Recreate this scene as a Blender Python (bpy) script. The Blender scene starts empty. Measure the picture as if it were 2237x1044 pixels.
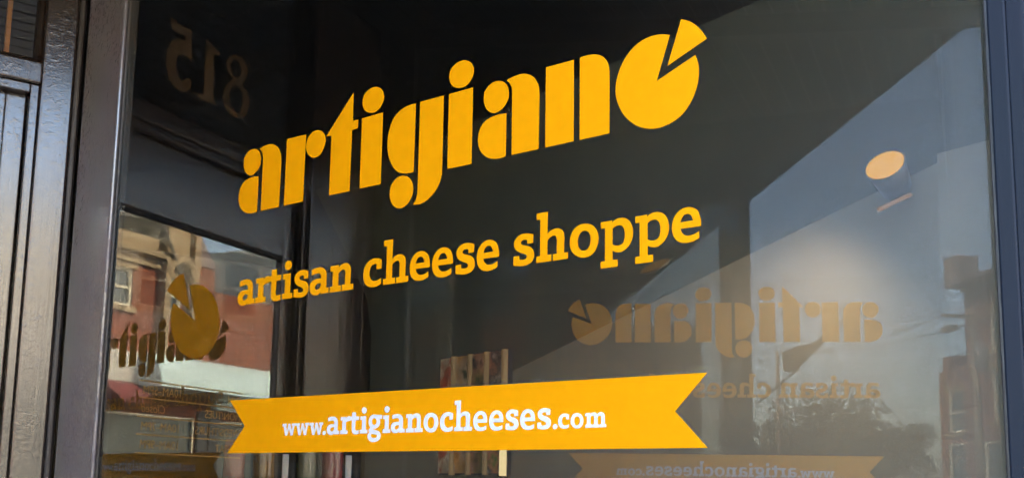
import bpy, bmesh, math, random
from mathutils import Matrix, Vector

random.seed(7)
scene = bpy.context.scene
COL = scene.collection
E = 1.55                                  # eye height of the photographer above the pavement

# ------------------------------------------------------------------ camera
cam_data = bpy.data.cameras.new('camera')
cam = bpy.data.objects.new('camera', cam_data)
COL.objects.link(cam)
cam_data.sensor_width = 36.0
cam_data.sensor_fit = 'HORIZONTAL'
cam_data.lens = 38.958
cam_data.shift_y = 0.07876
cam_data.clip_start = 0.02
cam_data.clip_end = 900.0
pitch, roll = math.radians(8.6734), math.radians(0.9312)
cam.matrix_world = (Matrix.Translation((0, 0, E)) @ Matrix.Rotation(math.pi / 2 + pitch, 4, 'X')
                    @ Matrix.Rotation(1 * roll, 4, 'Z'))
scene.camera = cam

# ------------------------------------------------------------------ sky, sun, exposure
SUN_AZ, SUN_EL = 152.0, 36.0              # counter-clockwise from +X, and height, in degrees
world = bpy.data.worlds.new('World')
scene.world = world
world.use_nodes = True
wn = world.node_tree
wn.nodes.clear()
w_out = wn.nodes.new('ShaderNodeOutputWorld')
w_bg = wn.nodes.new('ShaderNodeBackground')
w_sky = wn.nodes.new('ShaderNodeTexSky')
w_sky.sky_type = 'NISHITA'
w_sky.sun_disc = False
w_sky.sun_elevation = math.radians(SUN_EL)
w_sky.sun_rotation = math.radians((90.0 - SUN_AZ) % 360.0)
w_sky.air_density = 1.0
w_sky.dust_density = 2.0
w_bg.inputs['Strength'].default_value = 0.13
wn.links.new(w_sky.outputs['Color'], w_bg.inputs['Color'])
wn.links.new(w_bg.outputs['Background'], w_out.inputs['Surface'])

sun_data = bpy.data.lights.new('sun', 'SUN')
sun_data.energy = 2.2
sun_data.angle = math.radians(0.53)
sun_data.color = (1.0, 0.86, 0.66)
sun = bpy.data.objects.new('sun', sun_data)
COL.objects.link(sun)
_az, _el = math.radians(SUN_AZ), math.radians(SUN_EL)
_to_sun = Vector((math.cos(_el) * math.cos(_az), math.cos(_el) * math.sin(_az), math.sin(_el)))
sun.rotation_euler = _to_sun.to_track_quat('Z', 'Y').to_euler()

scene.view_settings.view_transform = 'Standard'
scene.view_settings.look = 'None'
scene.view_settings.gamma = 1.0
scene.view_settings.use_curve_mapping = False
scene.view_settings.exposure = 4.28
try:
    cy = scene.cycles
    cy.max_bounces = 14
    cy.glossy_bounces = 6
    cy.transparent_max_bounces = 24
    cy.diffuse_bounces = 4
    cy.caustics_reflective = False
    cy.caustics_refractive = False
    cy.sample_clamp_indirect = 8.0
    cy.use_denoising = True
    cy.denoising_input_passes = 'RGB_ALBEDO'
    cy.use_adaptive_sampling = False
except Exception:
    pass

# ------------------------------------------------------------------ materials
def mat_base(name):
    m = bpy.data.materials.new(name)
    m.use_nodes = True
    nt = m.node_tree
    b = nt.nodes['Principled BSDF']
    return m, nt, b

def N(nt, kind, **kw):
    n = nt.nodes.new(kind)
    for k, v in kw.items():
        if k.startswith('i_'):
            n.inputs[k[2:].replace('_', ' ')].default_value = v
        else:
            setattr(n, k, v)
    return n

def coords(nt, scale=(1, 1, 1)):
    tc = N(nt, 'ShaderNodeTexCoord')
    mp = N(nt, 'ShaderNodeMapping')
    mp.inputs['Scale'].default_value = scale
    nt.links.new(tc.outputs['Object'], mp.inputs['Vector'])
    return mp.outputs['Vector']

def plain(name, col, rough=0.6, vary=0.25, scale=6.0, bump=0.0, stretch=(1, 1, 1), metallic=0.0, spec=0.5):
    """A colour broken up by two noises, with some relief."""
    m, nt, b = mat_base(name)
    v = coords(nt, stretch)
    n1 = N(nt, 'ShaderNodeTexNoise', i_Scale=scale, i_Detail=8.0, i_Roughness=0.6)
    nt.links.new(v, n1.inputs['Vector'])
    r = N(nt, 'ShaderNodeValToRGB')
    r.color_ramp.elements[0].position = 0.3
    r.color_ramp.elements[1].position = 0.7
    r.color_ramp.elements[0].color = (*[c * (1 - vary) for c in col], 1)
    r.color_ramp.elements[1].color = (*[min(1, c * (1 + vary)) for c in col], 1)
    nt.links.new(n1.outputs['Fac'], r.inputs['Fac'])
    nt.links.new(r.outputs['Color'], b.inputs['Base Color'])
    b.inputs['Roughness'].default_value = rough
    b.inputs['Metallic'].default_value = metallic
    b.inputs['Specular IOR Level'].default_value = spec
    if bump:
        bp = N(nt, 'ShaderNodeBump', i_Strength=bump, i_Distance=0.002)
        n2 = N(nt, 'ShaderNodeTexNoise', i_Scale=scale * 7, i_Detail=6.0)
        nt.links.new(v, n2.inputs['Vector'])
        nt.links.new(n2.outputs['Fac'], bp.inputs['Height'])
        nt.links.new(bp.outputs['Normal'], b.inputs['Normal'])
    return m

def old_paint(name, col, grain=1.0, blister=1.0, crackle=1.0, rough=0.34, spec=0.5):
    """Thick glossy brush paint on old timber: grain along Z, alligator cracks, blisters."""
    m, nt, b = mat_base(name)
    vg = coords(nt, (1, 1, 0.035))
    va = coords(nt, (1, 1, 0.45))
    vb = coords(nt, (1, 1, 1))
    brush = N(nt, 'ShaderNodeTexNoise', i_Scale=210.0, i_Detail=2.0, i_Roughness=0.5)
    nt.links.new(vg, brush.inputs['Vector'])
    crack = N(nt, 'ShaderNodeTexVoronoi', feature='DISTANCE_TO_EDGE', i_Scale=230.0, i_Randomness=1.0)
    warp = N(nt, 'ShaderNodeTexNoise', i_Scale=60.0, i_Detail=4.0)
    nt.links.new(va, warp.inputs['Vector'])
    addv = N(nt, 'ShaderNodeMixRGB', blend_type='ADD')
    addv.inputs['Fac'].default_value = 0.03
    nt.links.new(va, addv.inputs['Color1'])
    nt.links.new(warp.outputs['Color'], addv.inputs['Color2'])
    nt.links.new(addv.outputs['Color'], crack.inputs['Vector'])
    cr = N(nt, 'ShaderNodeMapRange', i_From_Min=0.0, i_From_Max=0.12)
    nt.links.new(crack.outputs['Distance'], cr.inputs['Value'])
    blis = N(nt, 'ShaderNodeTexNoise', i_Scale=95.0, i_Detail=3.0, i_Roughness=0.5, i_Distortion=0.8)
    nt.links.new(vb, blis.inputs['Vector'])
    br = N(nt, 'ShaderNodeMapRange', i_From_Min=0.52, i_From_Max=0.72)
    nt.links.new(blis.outputs['Fac'], br.inputs['Value'])
    patch = N(nt, 'ShaderNodeTexNoise', i_Scale=7.0, i_Detail=3.0)
    nt.links.new(va, patch.inputs['Vector'])
    pr = N(nt, 'ShaderNodeMapRange', i_From_Min=0.42, i_From_Max=0.56)
    nt.links.new(patch.outputs['Fac'], pr.inputs['Value'])
    def mul(a, k):
        n = N(nt, 'ShaderNodeMath', operation='MULTIPLY')
        nt.links.new(a, n.inputs[0])
        if isinstance(k, (int, float)):
            n.inputs[1].default_value = k
        else:
            nt.links.new(k, n.inputs[1])
        return n.outputs[0]
    def add(a, c):
        n = N(nt, 'ShaderNodeMath', operation='ADD')
        nt.links.new(a, n.inputs[0])
        nt.links.new(c, n.inputs[1])
        return n.outputs[0]
    h = mul(brush.outputs['Fac'], 0.55 * grain)
    h = add(h, mul(mul(br.outputs['Result'], pr.outputs['Result']), 1.1 * blister))
    h = add(h, mul(cr.outputs['Result'], 0.35 * crackle))
    bp = N(nt, 'ShaderNodeBump', i_Strength=0.6, i_Distance=0.0011)
    nt.links.new(h, bp.inputs['Height'])
    nt.links.new(bp.outputs['Normal'], b.inputs['Normal'])
    cm = N(nt, 'ShaderNodeMixRGB')
    cm.inputs['Color1'].default_value = (*[c * (1.0 - min(0.5, 2.2 * crackle)) for c in col], 1)
    cm.inputs['Color2'].default_value = (*col, 1)
    nt.links.new(cr.outputs['Result'], cm.inputs['Fac'])
    tint = N(nt, 'ShaderNodeMixRGB', blend_type='MULTIPLY')
    tint.inputs['Fac'].default_value = 0.35
    nt.links.new(cm.outputs['Color'], tint.inputs['Color1'])
    nt.links.new(patch.outputs['Color'], tint.inputs['Color2'])
    nt.links.new(tint.outputs['Color'], b.inputs['Base Color'])
    b.inputs['Roughness'].default_value = rough
    b.inputs['Specular IOR Level'].default_value = spec
    return m

def glass_mat(name, r0, tint=(0.95, 0.95, 0.90), dirt=0.0, haze=0.05):
    """Window glass seen from outside: mirror share rises towards grazing, the rest passes; a trace of dust and a painted haze."""
    m = bpy.data.materials.new(name)
    m.use_nodes = True
    nt = m.node_tree
    nt.nodes.clear()
    out = N(nt, 'ShaderNodeOutputMaterial')
    tr = N(nt, 'ShaderNodeBsdfTransparent')
    tr.inputs['Color'].default_value = (*tint, 1)
    gl = N(nt, 'ShaderNodeBsdfGlossy')
    gl.inputs['Roughness'].default_value = 0.0
    lw = N(nt, 'ShaderNodeLayerWeight')
    p5 = N(nt, 'ShaderNodeMath', operation='POWER')
    p5.inputs[1].default_value = 4.2
    nt.links.new(lw.outputs['Facing'], p5.inputs[0])
    mr = N(nt, 'ShaderNodeMapRange')
    mr.inputs['To Min'].default_value = r0
    mr.inputs['To Max'].default_value = 1.0
    nt.links.new(p5.outputs[0], mr.inputs['Value'])
    mx = N(nt, 'ShaderNodeMixShader')
    nt.links.new(mr.outputs['Result'], mx.inputs['Fac'])
    nt.links.new(tr.outputs[0], mx.inputs[1])
    nt.links.new(gl.outputs[0], mx.inputs[2])
    last = mx
    if dirt:
        df = N(nt, 'ShaderNodeBsdfDiffuse')
        df.inputs['Color'].default_value = (0.62, 0.52, 0.40, 1)
        v = coords(nt)
        nz = N(nt, 'ShaderNodeTexNoise', i_Scale=2.2, i_Detail=5.0)
        nt.links.new(v, nz.inputs['Vector'])
        vo = N(nt, 'ShaderNodeTexVoronoi', i_Scale=55.0)
        nt.links.new(v, vo.inputs['Vector'])
        sp = N(nt, 'ShaderNodeMapRange', i_From_Min=0.075, i_From_Max=0.03)
        nt.links.new(vo.outputs['Distance'], sp.inputs['Value'])
        gate = N(nt, 'ShaderNodeTexWhiteNoise')
        nt.links.new(vo.outputs['Position'], gate.inputs['Vector'])
        gt = N(nt, 'ShaderNodeMath', operation='GREATER_THAN')
        gt.inputs[1].default_value = 0.965
        nt.links.new(gate.outputs['Value'], gt.inputs[0])
        s2 = N(nt, 'ShaderNodeMath', operation='MULTIPLY')
        nt.links.new(sp.outputs['Result'], s2.inputs[0])
        nt.links.new(gt.outputs[0], s2.inputs[1])
        s3 = N(nt, 'ShaderNodeMath', operation='MULTIPLY_ADD')
        s3.inputs[1].default_value = 0.16
        nt.links.new(s2.outputs[0], s3.inputs[0])
        d1 = N(nt, 'ShaderNodeMath', operation='MULTIPLY')
        d1.inputs[1].default_value = dirt * 2
        nt.links.new(nz.outputs['Fac'], d1.inputs[0])
        # painted haze: pale veil put in low down on the street side, none upper left
        tc2 = N(nt, 'ShaderNodeTexCoord')
        sx = N(nt, 'ShaderNodeSeparateXYZ')
        nt.links.new(tc2.outputs['Object'], sx.inputs[0])
        wob = N(nt, 'ShaderNodeTexNoise', i_Scale=1.6, i_Detail=3.0)
        nt.links.new(tc2.outputs['Object'], wob.inputs['Vector'])
        ax = N(nt, 'ShaderNodeMath', operation='MULTIPLY_ADD')
        nt.links.new(wob.outputs['Fac'], ax.inputs[0])
        ax.inputs[1].default_value = 0.35
        nt.links.new(sx.outputs['X'], ax.inputs[2])
        az = N(nt, 'ShaderNodeMath', operation='MULTIPLY_ADD')
        nt.links.new(sx.outputs['Z'], az.inputs[0])
        az.inputs[1].default_value = -1.0
        nt.links.new(ax.outputs[0], az.inputs[2])
        fm = N(nt, 'ShaderNodeMapRange', interpolation_type='SMOOTHSTEP', i_From_Min=-2.05, i_From_Max=-0.75, i_To_Min=0.0, i_To_Max=haze)
        nt.links.new(az.outputs[0], fm.inputs['Value'])
        d2 = N(nt, 'ShaderNodeMath', operation='ADD')
        nt.links.new(d1.outputs[0], d2.inputs[0])
        nt.links.new(fm.outputs['Result'], d2.inputs[1])
        nt.links.new(d2.outputs[0], s3.inputs[2])
        m2 = N(nt, 'ShaderNodeMixShader')
        nt.links.new(s3.outputs[0], m2.inputs['Fac'])
        nt.links.new(mx.outputs[0], m2.inputs[1])
        nt.links.new(df.outputs[0], m2.inputs[2])
        last = m2
    nt.links.new(last.outputs[0], out.inputs['Surface'])
    return m

def clear_mat(name):
    m = bpy.data.materials.new(name)
    m.use_nodes = True
    nt = m.node_tree
    nt.nodes.clear()
    out = N(nt, 'ShaderNodeOutputMaterial')
    tr = N(nt, 'ShaderNodeBsdfTransparent')
    nt.links.new(tr.outputs[0], out.inputs['Surface'])
    return m

def brick_mat(name, c1, c2, mortar, scale=4.0):
    m, nt, b = mat_base(name)
    tc = N(nt, 'ShaderNodeTexCoord')
    mp = N(nt, 'ShaderNodeMapping')
    mp.inputs['Rotation'].default_value = (math.radians(90), 0, 0)
    nt.links.new(tc.outputs['Object'], mp.inputs['Vector'])
    bk = N(nt, 'ShaderNodeTexBrick', i_Scale=scale, i_Mortar_Size=0.018)
    bk.inputs['Color1'].default_value = (*c1, 1)
    bk.inputs['Color2'].default_value = (*c2, 1)
    bk.inputs['Mortar'].default_value = (*mortar, 1)
    bk.inputs['Brick Width'].default_value = 0.9
    bk.inputs['Row Height'].default_value = 0.3
    nt.links.new(mp.outputs['Vector'], bk.inputs['Vector'])
    nz = N(nt, 'ShaderNodeTexNoise', i_Scale=1.3, i_Detail=6.0)
    nt.links.new(tc.outputs['Object'], nz.inputs['Vector'])
    mx = N(nt, 'ShaderNodeMixRGB', blend_type='MULTIPLY')
    mx.inputs['Fac'].default_value = 0.6
    nt.links.new(bk.outputs['Color'], mx.inputs['Color1'])
    rr = N(nt, 'ShaderNodeMapRange', i_From_Min=0.3, i_From_Max=0.7, i_To_Min=0.55, i_To_Max=1.15)
    nt.links.new(nz.outputs['Fac'], rr.inputs['Value'])
    nt.links.new(rr.outputs['Result'], mx.inputs['Color2'])
    nt.links.new(mx.outputs['Color'], b.inputs['Base Color'])
    b.inputs['Roughness'].default_value = 0.85
    return m

def emit_mat(name, col, strength):
    m, nt, b = mat_base(name)
    b.inputs['Base Color'].default_value = (*[c * 0.03 for c in col], 1)
    b.inputs['Specular IOR Level'].default_value = 0.1
    b.inputs['Emission Color'].default_value = (*col, 1)
    b.inputs['Emission Strength'].default_value = strength
    return m

def food_mat(name, seed, tones):
    """A printed food photograph: soft round shapes in food colours."""
    m, nt, b = mat_base(name)
    tc = N(nt, 'ShaderNodeTexCoord')
    mp = N(nt, 'ShaderNodeMapping')
    mp.inputs['Location'].default_value = (seed * 3.1, seed * 1.7, seed * 0.9)
    nt.links.new(tc.outputs['Object'], mp.inputs['Vector'])
    wp = N(nt, 'ShaderNodeTexNoise', i_Scale=30.0, i_Detail=4.0)
    nt.links.new(mp.outputs['Vector'], wp.inputs['Vector'])
    ad = N(nt, 'ShaderNodeMixRGB', blend_type='ADD')
    ad.inputs['Fac'].default_value = 0.02
    nt.links.new(mp.outputs['Vector'], ad.inputs['Color1'])
    nt.links.new(wp.outputs['Color'], ad.inputs['Color2'])
    vo = N(nt, 'ShaderNodeTexVoronoi', feature='SMOOTH_F1', i_Scale=26.0, i_Smoothness=0.25)
    nt.links.new(ad.outputs['Color'], vo.inputs['Vector'])
    rp = N(nt, 'ShaderNodeValToRGB')
    el = rp.color_ramp.elements
    el[0].position, el[0].color = 0.0, (*tones[0], 1)
    el[1].position, el[1].color = 1.0, (*tones[-1], 1)
    for k, t in enumerate(tones[1:-1]):
        e = el.new((k + 1) / (len(tones) - 1))
        e.color = (*t, 1)
    wn_ = N(nt, 'ShaderNodeTexNoise', i_Scale=22.0, i_Detail=5.0)
    nt.links.new(mp.outputs['Vector'], wn_.inputs['Vector'])
    mr = N(nt, 'ShaderNodeMapRange', i_From_Min=0.3, i_From_Max=0.7)
    nt.links.new(wn_.outputs['Fac'], mr.inputs['Value'])
    nt.links.new(mr.outputs['Result'], rp.inputs['Fac'])
    mx = N(nt, 'ShaderNodeMixRGB', blend_type='MULTIPLY')
    mx.inputs['Fac'].default_value = 0.7
    nt.links.new(rp.outputs['Color'], mx.inputs['Color1'])
    nt.links.new(vo.outputs['Distance'], mx.inputs['Color2'])
    sc = N(nt, 'ShaderNodeMixRGB', blend_type='ADD')
    sc.inputs['Fac'].default_value = 0.12
    nt.links.new(mx.outputs['Color'], sc.inputs['Color1'])
    nt.links.new(rp.outputs['Color'], sc.inputs['Color2'])
    nt.links.new(sc.outputs['Color'], b.inputs['Base Color'])
    b.inputs['Roughness'].default_value = 0.4
    return m

M = {}
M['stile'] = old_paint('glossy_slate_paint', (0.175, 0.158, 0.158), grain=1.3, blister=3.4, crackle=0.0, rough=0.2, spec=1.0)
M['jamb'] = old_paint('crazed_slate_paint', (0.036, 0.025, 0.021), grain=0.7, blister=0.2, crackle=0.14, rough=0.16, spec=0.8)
M['blue_paint'] = old_paint('blue_grey_paint', (0.010, 0.015, 0.027), grain=0.4, blister=0.0, crackle=0.0, rough=0.5, spec=0.22)
M['trim'] = plain('dark_trim_paint', (0.03, 0.026, 0.024), 0.4, 0.3, 30, 0.4, (1, 1, 0.1))
M['glass'] = glass_mat('window_glass', 0.17, dirt=0.0012)
M['glass_door'] = glass_mat('door_glass', 0.40)
M['glass_far'] = glass_mat('far_window_glass', 0.085)
M['glass_facing'] = glass_mat('facing_window_glass', 0.115)
M['clear'] = clear_mat('glass_inner_face')
M['yellow'] = plain('yellow_vinyl', (0.92, 0.372, 0.0015), 0.5, 0.03, 40, 0.05, spec=0.08)
M['banner'] = plain('yellow_banner_vinyl', (0.88, 0.352, 0.0015), 0.5, 0.03, 40, 0.05, spec=0.08)
M['white'] = plain('white_vinyl', (0.80, 0.80, 0.80), 0.5, 0.02, 40)
M['numeral'] = plain('tarnished_gilt', (0.10, 0.055, 0.014), 0.5, 0.15, 60)
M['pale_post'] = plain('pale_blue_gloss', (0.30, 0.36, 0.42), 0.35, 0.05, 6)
M['orange_wood'] = plain('orange_varnished_wood', (0.50, 0.20, 0.04), 0.5, 0.2, 10)
M['hours'] = plain('bright_gilt_lines', (0.80, 0.42, 0.07), 0.5, 0.1, 60)
M['gold'] = plain('gold_leaf_lettering', (0.82, 0.42, 0.10), 0.45, 0.15, 60)
M['concrete'] = plain('pavement_concrete', (0.34, 0.32, 0.29), 0.9, 0.2, 3, 0.5)
M['asphalt'] = plain('asphalt', (0.055, 0.053, 0.05), 0.9, 0.3, 5, 0.6)
M['linepaint'] = plain('road_line_paint', (0.6, 0.45, 0.08), 0.8, 0.2, 10)
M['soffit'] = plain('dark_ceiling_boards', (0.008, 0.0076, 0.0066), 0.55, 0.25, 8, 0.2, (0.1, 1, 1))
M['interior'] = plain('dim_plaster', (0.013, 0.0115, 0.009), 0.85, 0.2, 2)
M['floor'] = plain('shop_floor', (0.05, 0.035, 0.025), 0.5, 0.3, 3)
M['partition'] = plain('olive_plaster', (0.045, 0.0465, 0.031), 0.8, 0.12, 3, 0.1)
M['painted_haze'] = plain('painted_light_haze', (0.14, 0.122, 0.088), 0.8, 0.12, 2.5, 0.1)  # paler tone that paints a haze of light over the olive wall
M['pine'] = plain('pine_batten', (0.34, 0.22, 0.10), 0.6, 0.2, 8, 0.1, (1, 1, 0.1))
M['dark'] = plain('dark_metal', (0.03, 0.03, 0.032), 0.45, 0.2, 20)
M['steel'] = plain('galvanised_steel', (0.32, 0.31, 0.29), 0.5, 0.2, 12, metallic=0.3)
M['wood_pole'] = plain('weathered_pole_timber', (0.26, 0.20, 0.14), 0.9, 0.3, 6, 0.4, (1, 1, 0.1))
M['brick_red'] = brick_mat('red_brick', (0.30, 0.058, 0.010), (0.21, 0.040, 0.008), (0.20, 0.09, 0.04))
M['brick_dull'] = brick_mat('dull_brick', (0.26, 0.105, 0.07), (0.20, 0.08, 0.055), (0.22, 0.16, 0.13))
M['brick_buff'] = brick_mat('buff_brick', (0.48, 0.36, 0.22), (0.40, 0.29, 0.17), (0.40, 0.33, 0.24))
M['frame_dark'] = plain('nearly_black_frame', (0.011, 0.010, 0.009), 0.5, 0.2, 20)
M['stone'] = plain('tan_stone', (0.36, 0.26, 0.145), 0.85, 0.18, 2, 0.3)
M['slate'] = plain('roof_slate', (0.20, 0.15, 0.15), 0.8, 0.25, 4)
M['cream'] = plain('cream_paint', (0.72, 0.66, 0.50), 0.6, 0.08, 4)
M['whitewall'] = plain('white_painted_fascia', (0.55, 0.52, 0.45), 0.6, 0.1, 3)
M['aqua'] = plain('aqua_enamel', (0.58, 0.74, 0.72), 0.2, 0.1, 2)
M['awning'] = plain('red_awning_cloth', (0.22, 0.05, 0.05), 0.8, 0.15, 3)
M['shade'] = plain('dark_red_enamel', (0.10, 0.03, 0.025), 0.5, 0.2, 8)
M['leaf'] = plain('tree_leaves', (0.055, 0.075, 0.03), 0.7, 0.35, 3)
M['bark'] = plain('tree_bark', (0.09, 0.07, 0.05), 0.9, 0.3, 8)
M['lamp_warm'] = emit_mat('warm_lamp', (1.0, 0.50, 0.045), 0.043)
M['lamp_image'] = emit_mat('reflected_lamp_glow', (1.0, 0.56, 0.12), 0.004)
M['lamp_rim'] = emit_mat('warm_lamp_rim', (1.0, 0.56, 0.26), 0.013)
M['lamp_shade'] = plain('pale_lamp_shade', (0.052, 0.05, 0.042), 0.6, 0.1, 8)
M['tube'] = emit_mat('warm_tube', (1.0, 0.80, 0.42), 0.05)
M['grey_print'] = plain('grey_sign_print', (0.30, 0.30, 0.28), 0.7, 0.1, 30)

# ------------------------------------------------------------------ mesh helpers
def frame(x, y, z, deg):
    return Matrix.Translation((x, y, z)) @ Matrix.Rotation(math.radians(deg), 4, 'Z')

def tag(o, label=None, cat=None, group=None, kind=None):
    for k, v in (('label', label), ('category', cat), ('group', group), ('kind', kind)):
        if v:
            o[k] = v
    return o

def empty(name, mw, label=None, cat=None, group=None, kind=None):
    o = bpy.data.objects.new(name, None)
    COL.objects.link(o)
    o.empty_display_size = 0.1
    o.matrix_world = mw
    return tag(o, label, cat, group, kind)

def link(name, me, material, parent=None, mw=None):
    o = bpy.data.objects.new(name, me)
    COL.objects.link(o)
    if material is not None and not me.materials:
        me.materials.append(material)
    if parent is not None:
        o.parent = parent
    if mw is not None:
        o.matrix_local = mw
    return o

def finish(bm, name, smooth=False):
    bmesh.ops.recalc_face_normals(bm, faces=bm.faces[:])
    me = bpy.data.meshes.new(name)
    bm.to_mesh(me)
    bm.free()
    if smooth:
        for p in me.polygons:
            p.use_smooth = True
    return me

def add_box(bm, x0, x1, y0, y1, z0, z1):
    vs = [bm.verts.new(c) for c in ((x0, y0, z0), (x1, y0, z0), (x1, y1, z0), (x0, y1, z0),
                                    (x0, y0, z1), (x1, y0, z1), (x1, y1, z1), (x0, y1, z1))]
    for f in ((0, 1, 2, 3), (4, 7, 6, 5), (0, 4, 5, 1), (1, 5, 6, 2), (2, 6, 7, 3), (3, 7, 4, 0)):
        bm.faces.new([vs[i] for i in f])
    return vs

def box(name, b, material, parent=None, bevel=0.0):
    bm = bmesh.new()
    add_box(bm, *b)
    if bevel:
        bmesh.ops.bevel(bm, geom=bm.edges[:], offset=bevel, segments=2, affect='EDGES', profile=0.6)
    return link(name, finish(bm, name), material, parent)

def add_prism(bm, prof, axis, a, b):
    """prof: 2D outline; extruded from a to b along the axis ('x': prof is (y,z); 'z': (x,y); 'y': (x,z))."""
    def p(u, v, w):
        return {'x': (w, u, v), 'y': (u, w, v), 'z': (u, v, w)}[axis]
    A = [bm.verts.new(p(u, v, a)) for u, v in prof]
    B = [bm.verts.new(p(u, v, b)) for u, v in prof]
    n = len(prof)
    bm.faces.new(A)
    bm.faces.new(B[::-1])
    for i in range(n):
        bm.faces.new((A[i], B[i], B[(i + 1) % n], A[(i + 1) % n]))

def prism(name, prof, axis, a, b, material, parent=None, bevel=0.0):
    bm = bmesh.new()
    add_prism(bm, prof, axis, a, b)
    if bevel:
        bmesh.ops.bevel(bm, geom=bm.edges[:], offset=bevel, segments=2, affect='EDGES')
    return link(name, finish(bm, name), material, parent)

def add_tube(bm, pts, r0, r1=None, n=10):
    r1 = r0 if r1 is None else r1
    pts = [Vector(p) for p in pts]
    rings = []
    for i, p in enumerate(pts):
        d = (pts[min(i + 1, len(pts) - 1)] - pts[max(i - 1, 0)]).normalized()
        u = d.orthogonal().normalized() if abs(d.z) > 0.9 else d.cross(Vector((0, 0, 1))).normalized()
        v = d.cross(u)
        r = r0 + (r1 - r0) * i / max(1, len(pts) - 1)
        rings.append([bm.verts.new(p + r * (math.cos(t) * u + math.sin(t) * v))
                      for t in [2 * math.pi * k / n for k in range(n)]])
    for a, b in zip(rings, rings[1:]):
        for k in range(n):
            bm.faces.new((a[k], a[(k + 1) % n], b[(k + 1) % n], b[k]))
    bm.faces.new(rings[0][::-1])
    bm.faces.new(rings[-1])

def tube(name, pts, r0, r1, material, parent=None, n=10):
    bm = bmesh.new()
    add_tube(bm, pts, r0, r1, n)
    return link(name, finish(bm, name, True), material, parent)

def outline_mesh(name, contours, thick):
    """Flat cut-out (holes allowed) in the XZ plane, its front at y=0 facing -Y and its back at y=thick."""
    cu = bpy.data.curves.new(name, 'CURVE')
    cu.dimensions = '2D'
    cu.fill_mode = 'BOTH'
    cu.extrude = thick / 2
    for c in contours:
        sp = cu.splines.new('POLY')
        sp.points.add(len(c) - 1)
        for pt, (x, z) in zip(sp.points, c):
            pt.co = (x, z, 0, 1)
        sp.use_cyclic_u = True
    ob = bpy.data.objects.new(name, cu)
    me = bpy.data.meshes.new_from_object(ob)
    bpy.data.objects.remove(ob)
    bpy.data.curves.remove(cu)
    me.transform(Matrix.Rotation(math.radians(90), 4, 'X'))
    me.transform(Matrix.Translation((0, thick / 2, 0)))
    return me

def text_mesh(name, body, size, thick=0.0004, align='LEFT', shear=0.0):
    cu = bpy.data.curves.new(name, 'FONT')
    cu.body = body
    cu.size = size
    cu.align_x = align
    cu.shear = shear
    cu.extrude = thick / 2
    ob = bpy.data.objects.new(name, cu)
    me = bpy.data.meshes.new_from_object(ob)
    bpy.data.objects.remove(ob)
    bpy.data.curves.remove(cu)
    me.materials.clear()
    me.transform(Matrix.Rotation(math.radians(90), 4, 'X'))
    return me

def pane(name, x0, x1, z0, z1, y, material, parent, thick=0.005):
    """Glass sheet: its outer face (towards -Y) mirrors, the other faces only pass light."""
    bm = bmesh.new()
    add_box(bm, x0, x1, y, y + thick, z0, z1)
    me = finish(bm, name)
    me.materials.append(material)
    me.materials.append(M['clear'])
    for p in me.polygons:
        p.material_index = 0 if p.normal.y < -0.5 else 1
    return link(name, me, None, parent)

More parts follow.
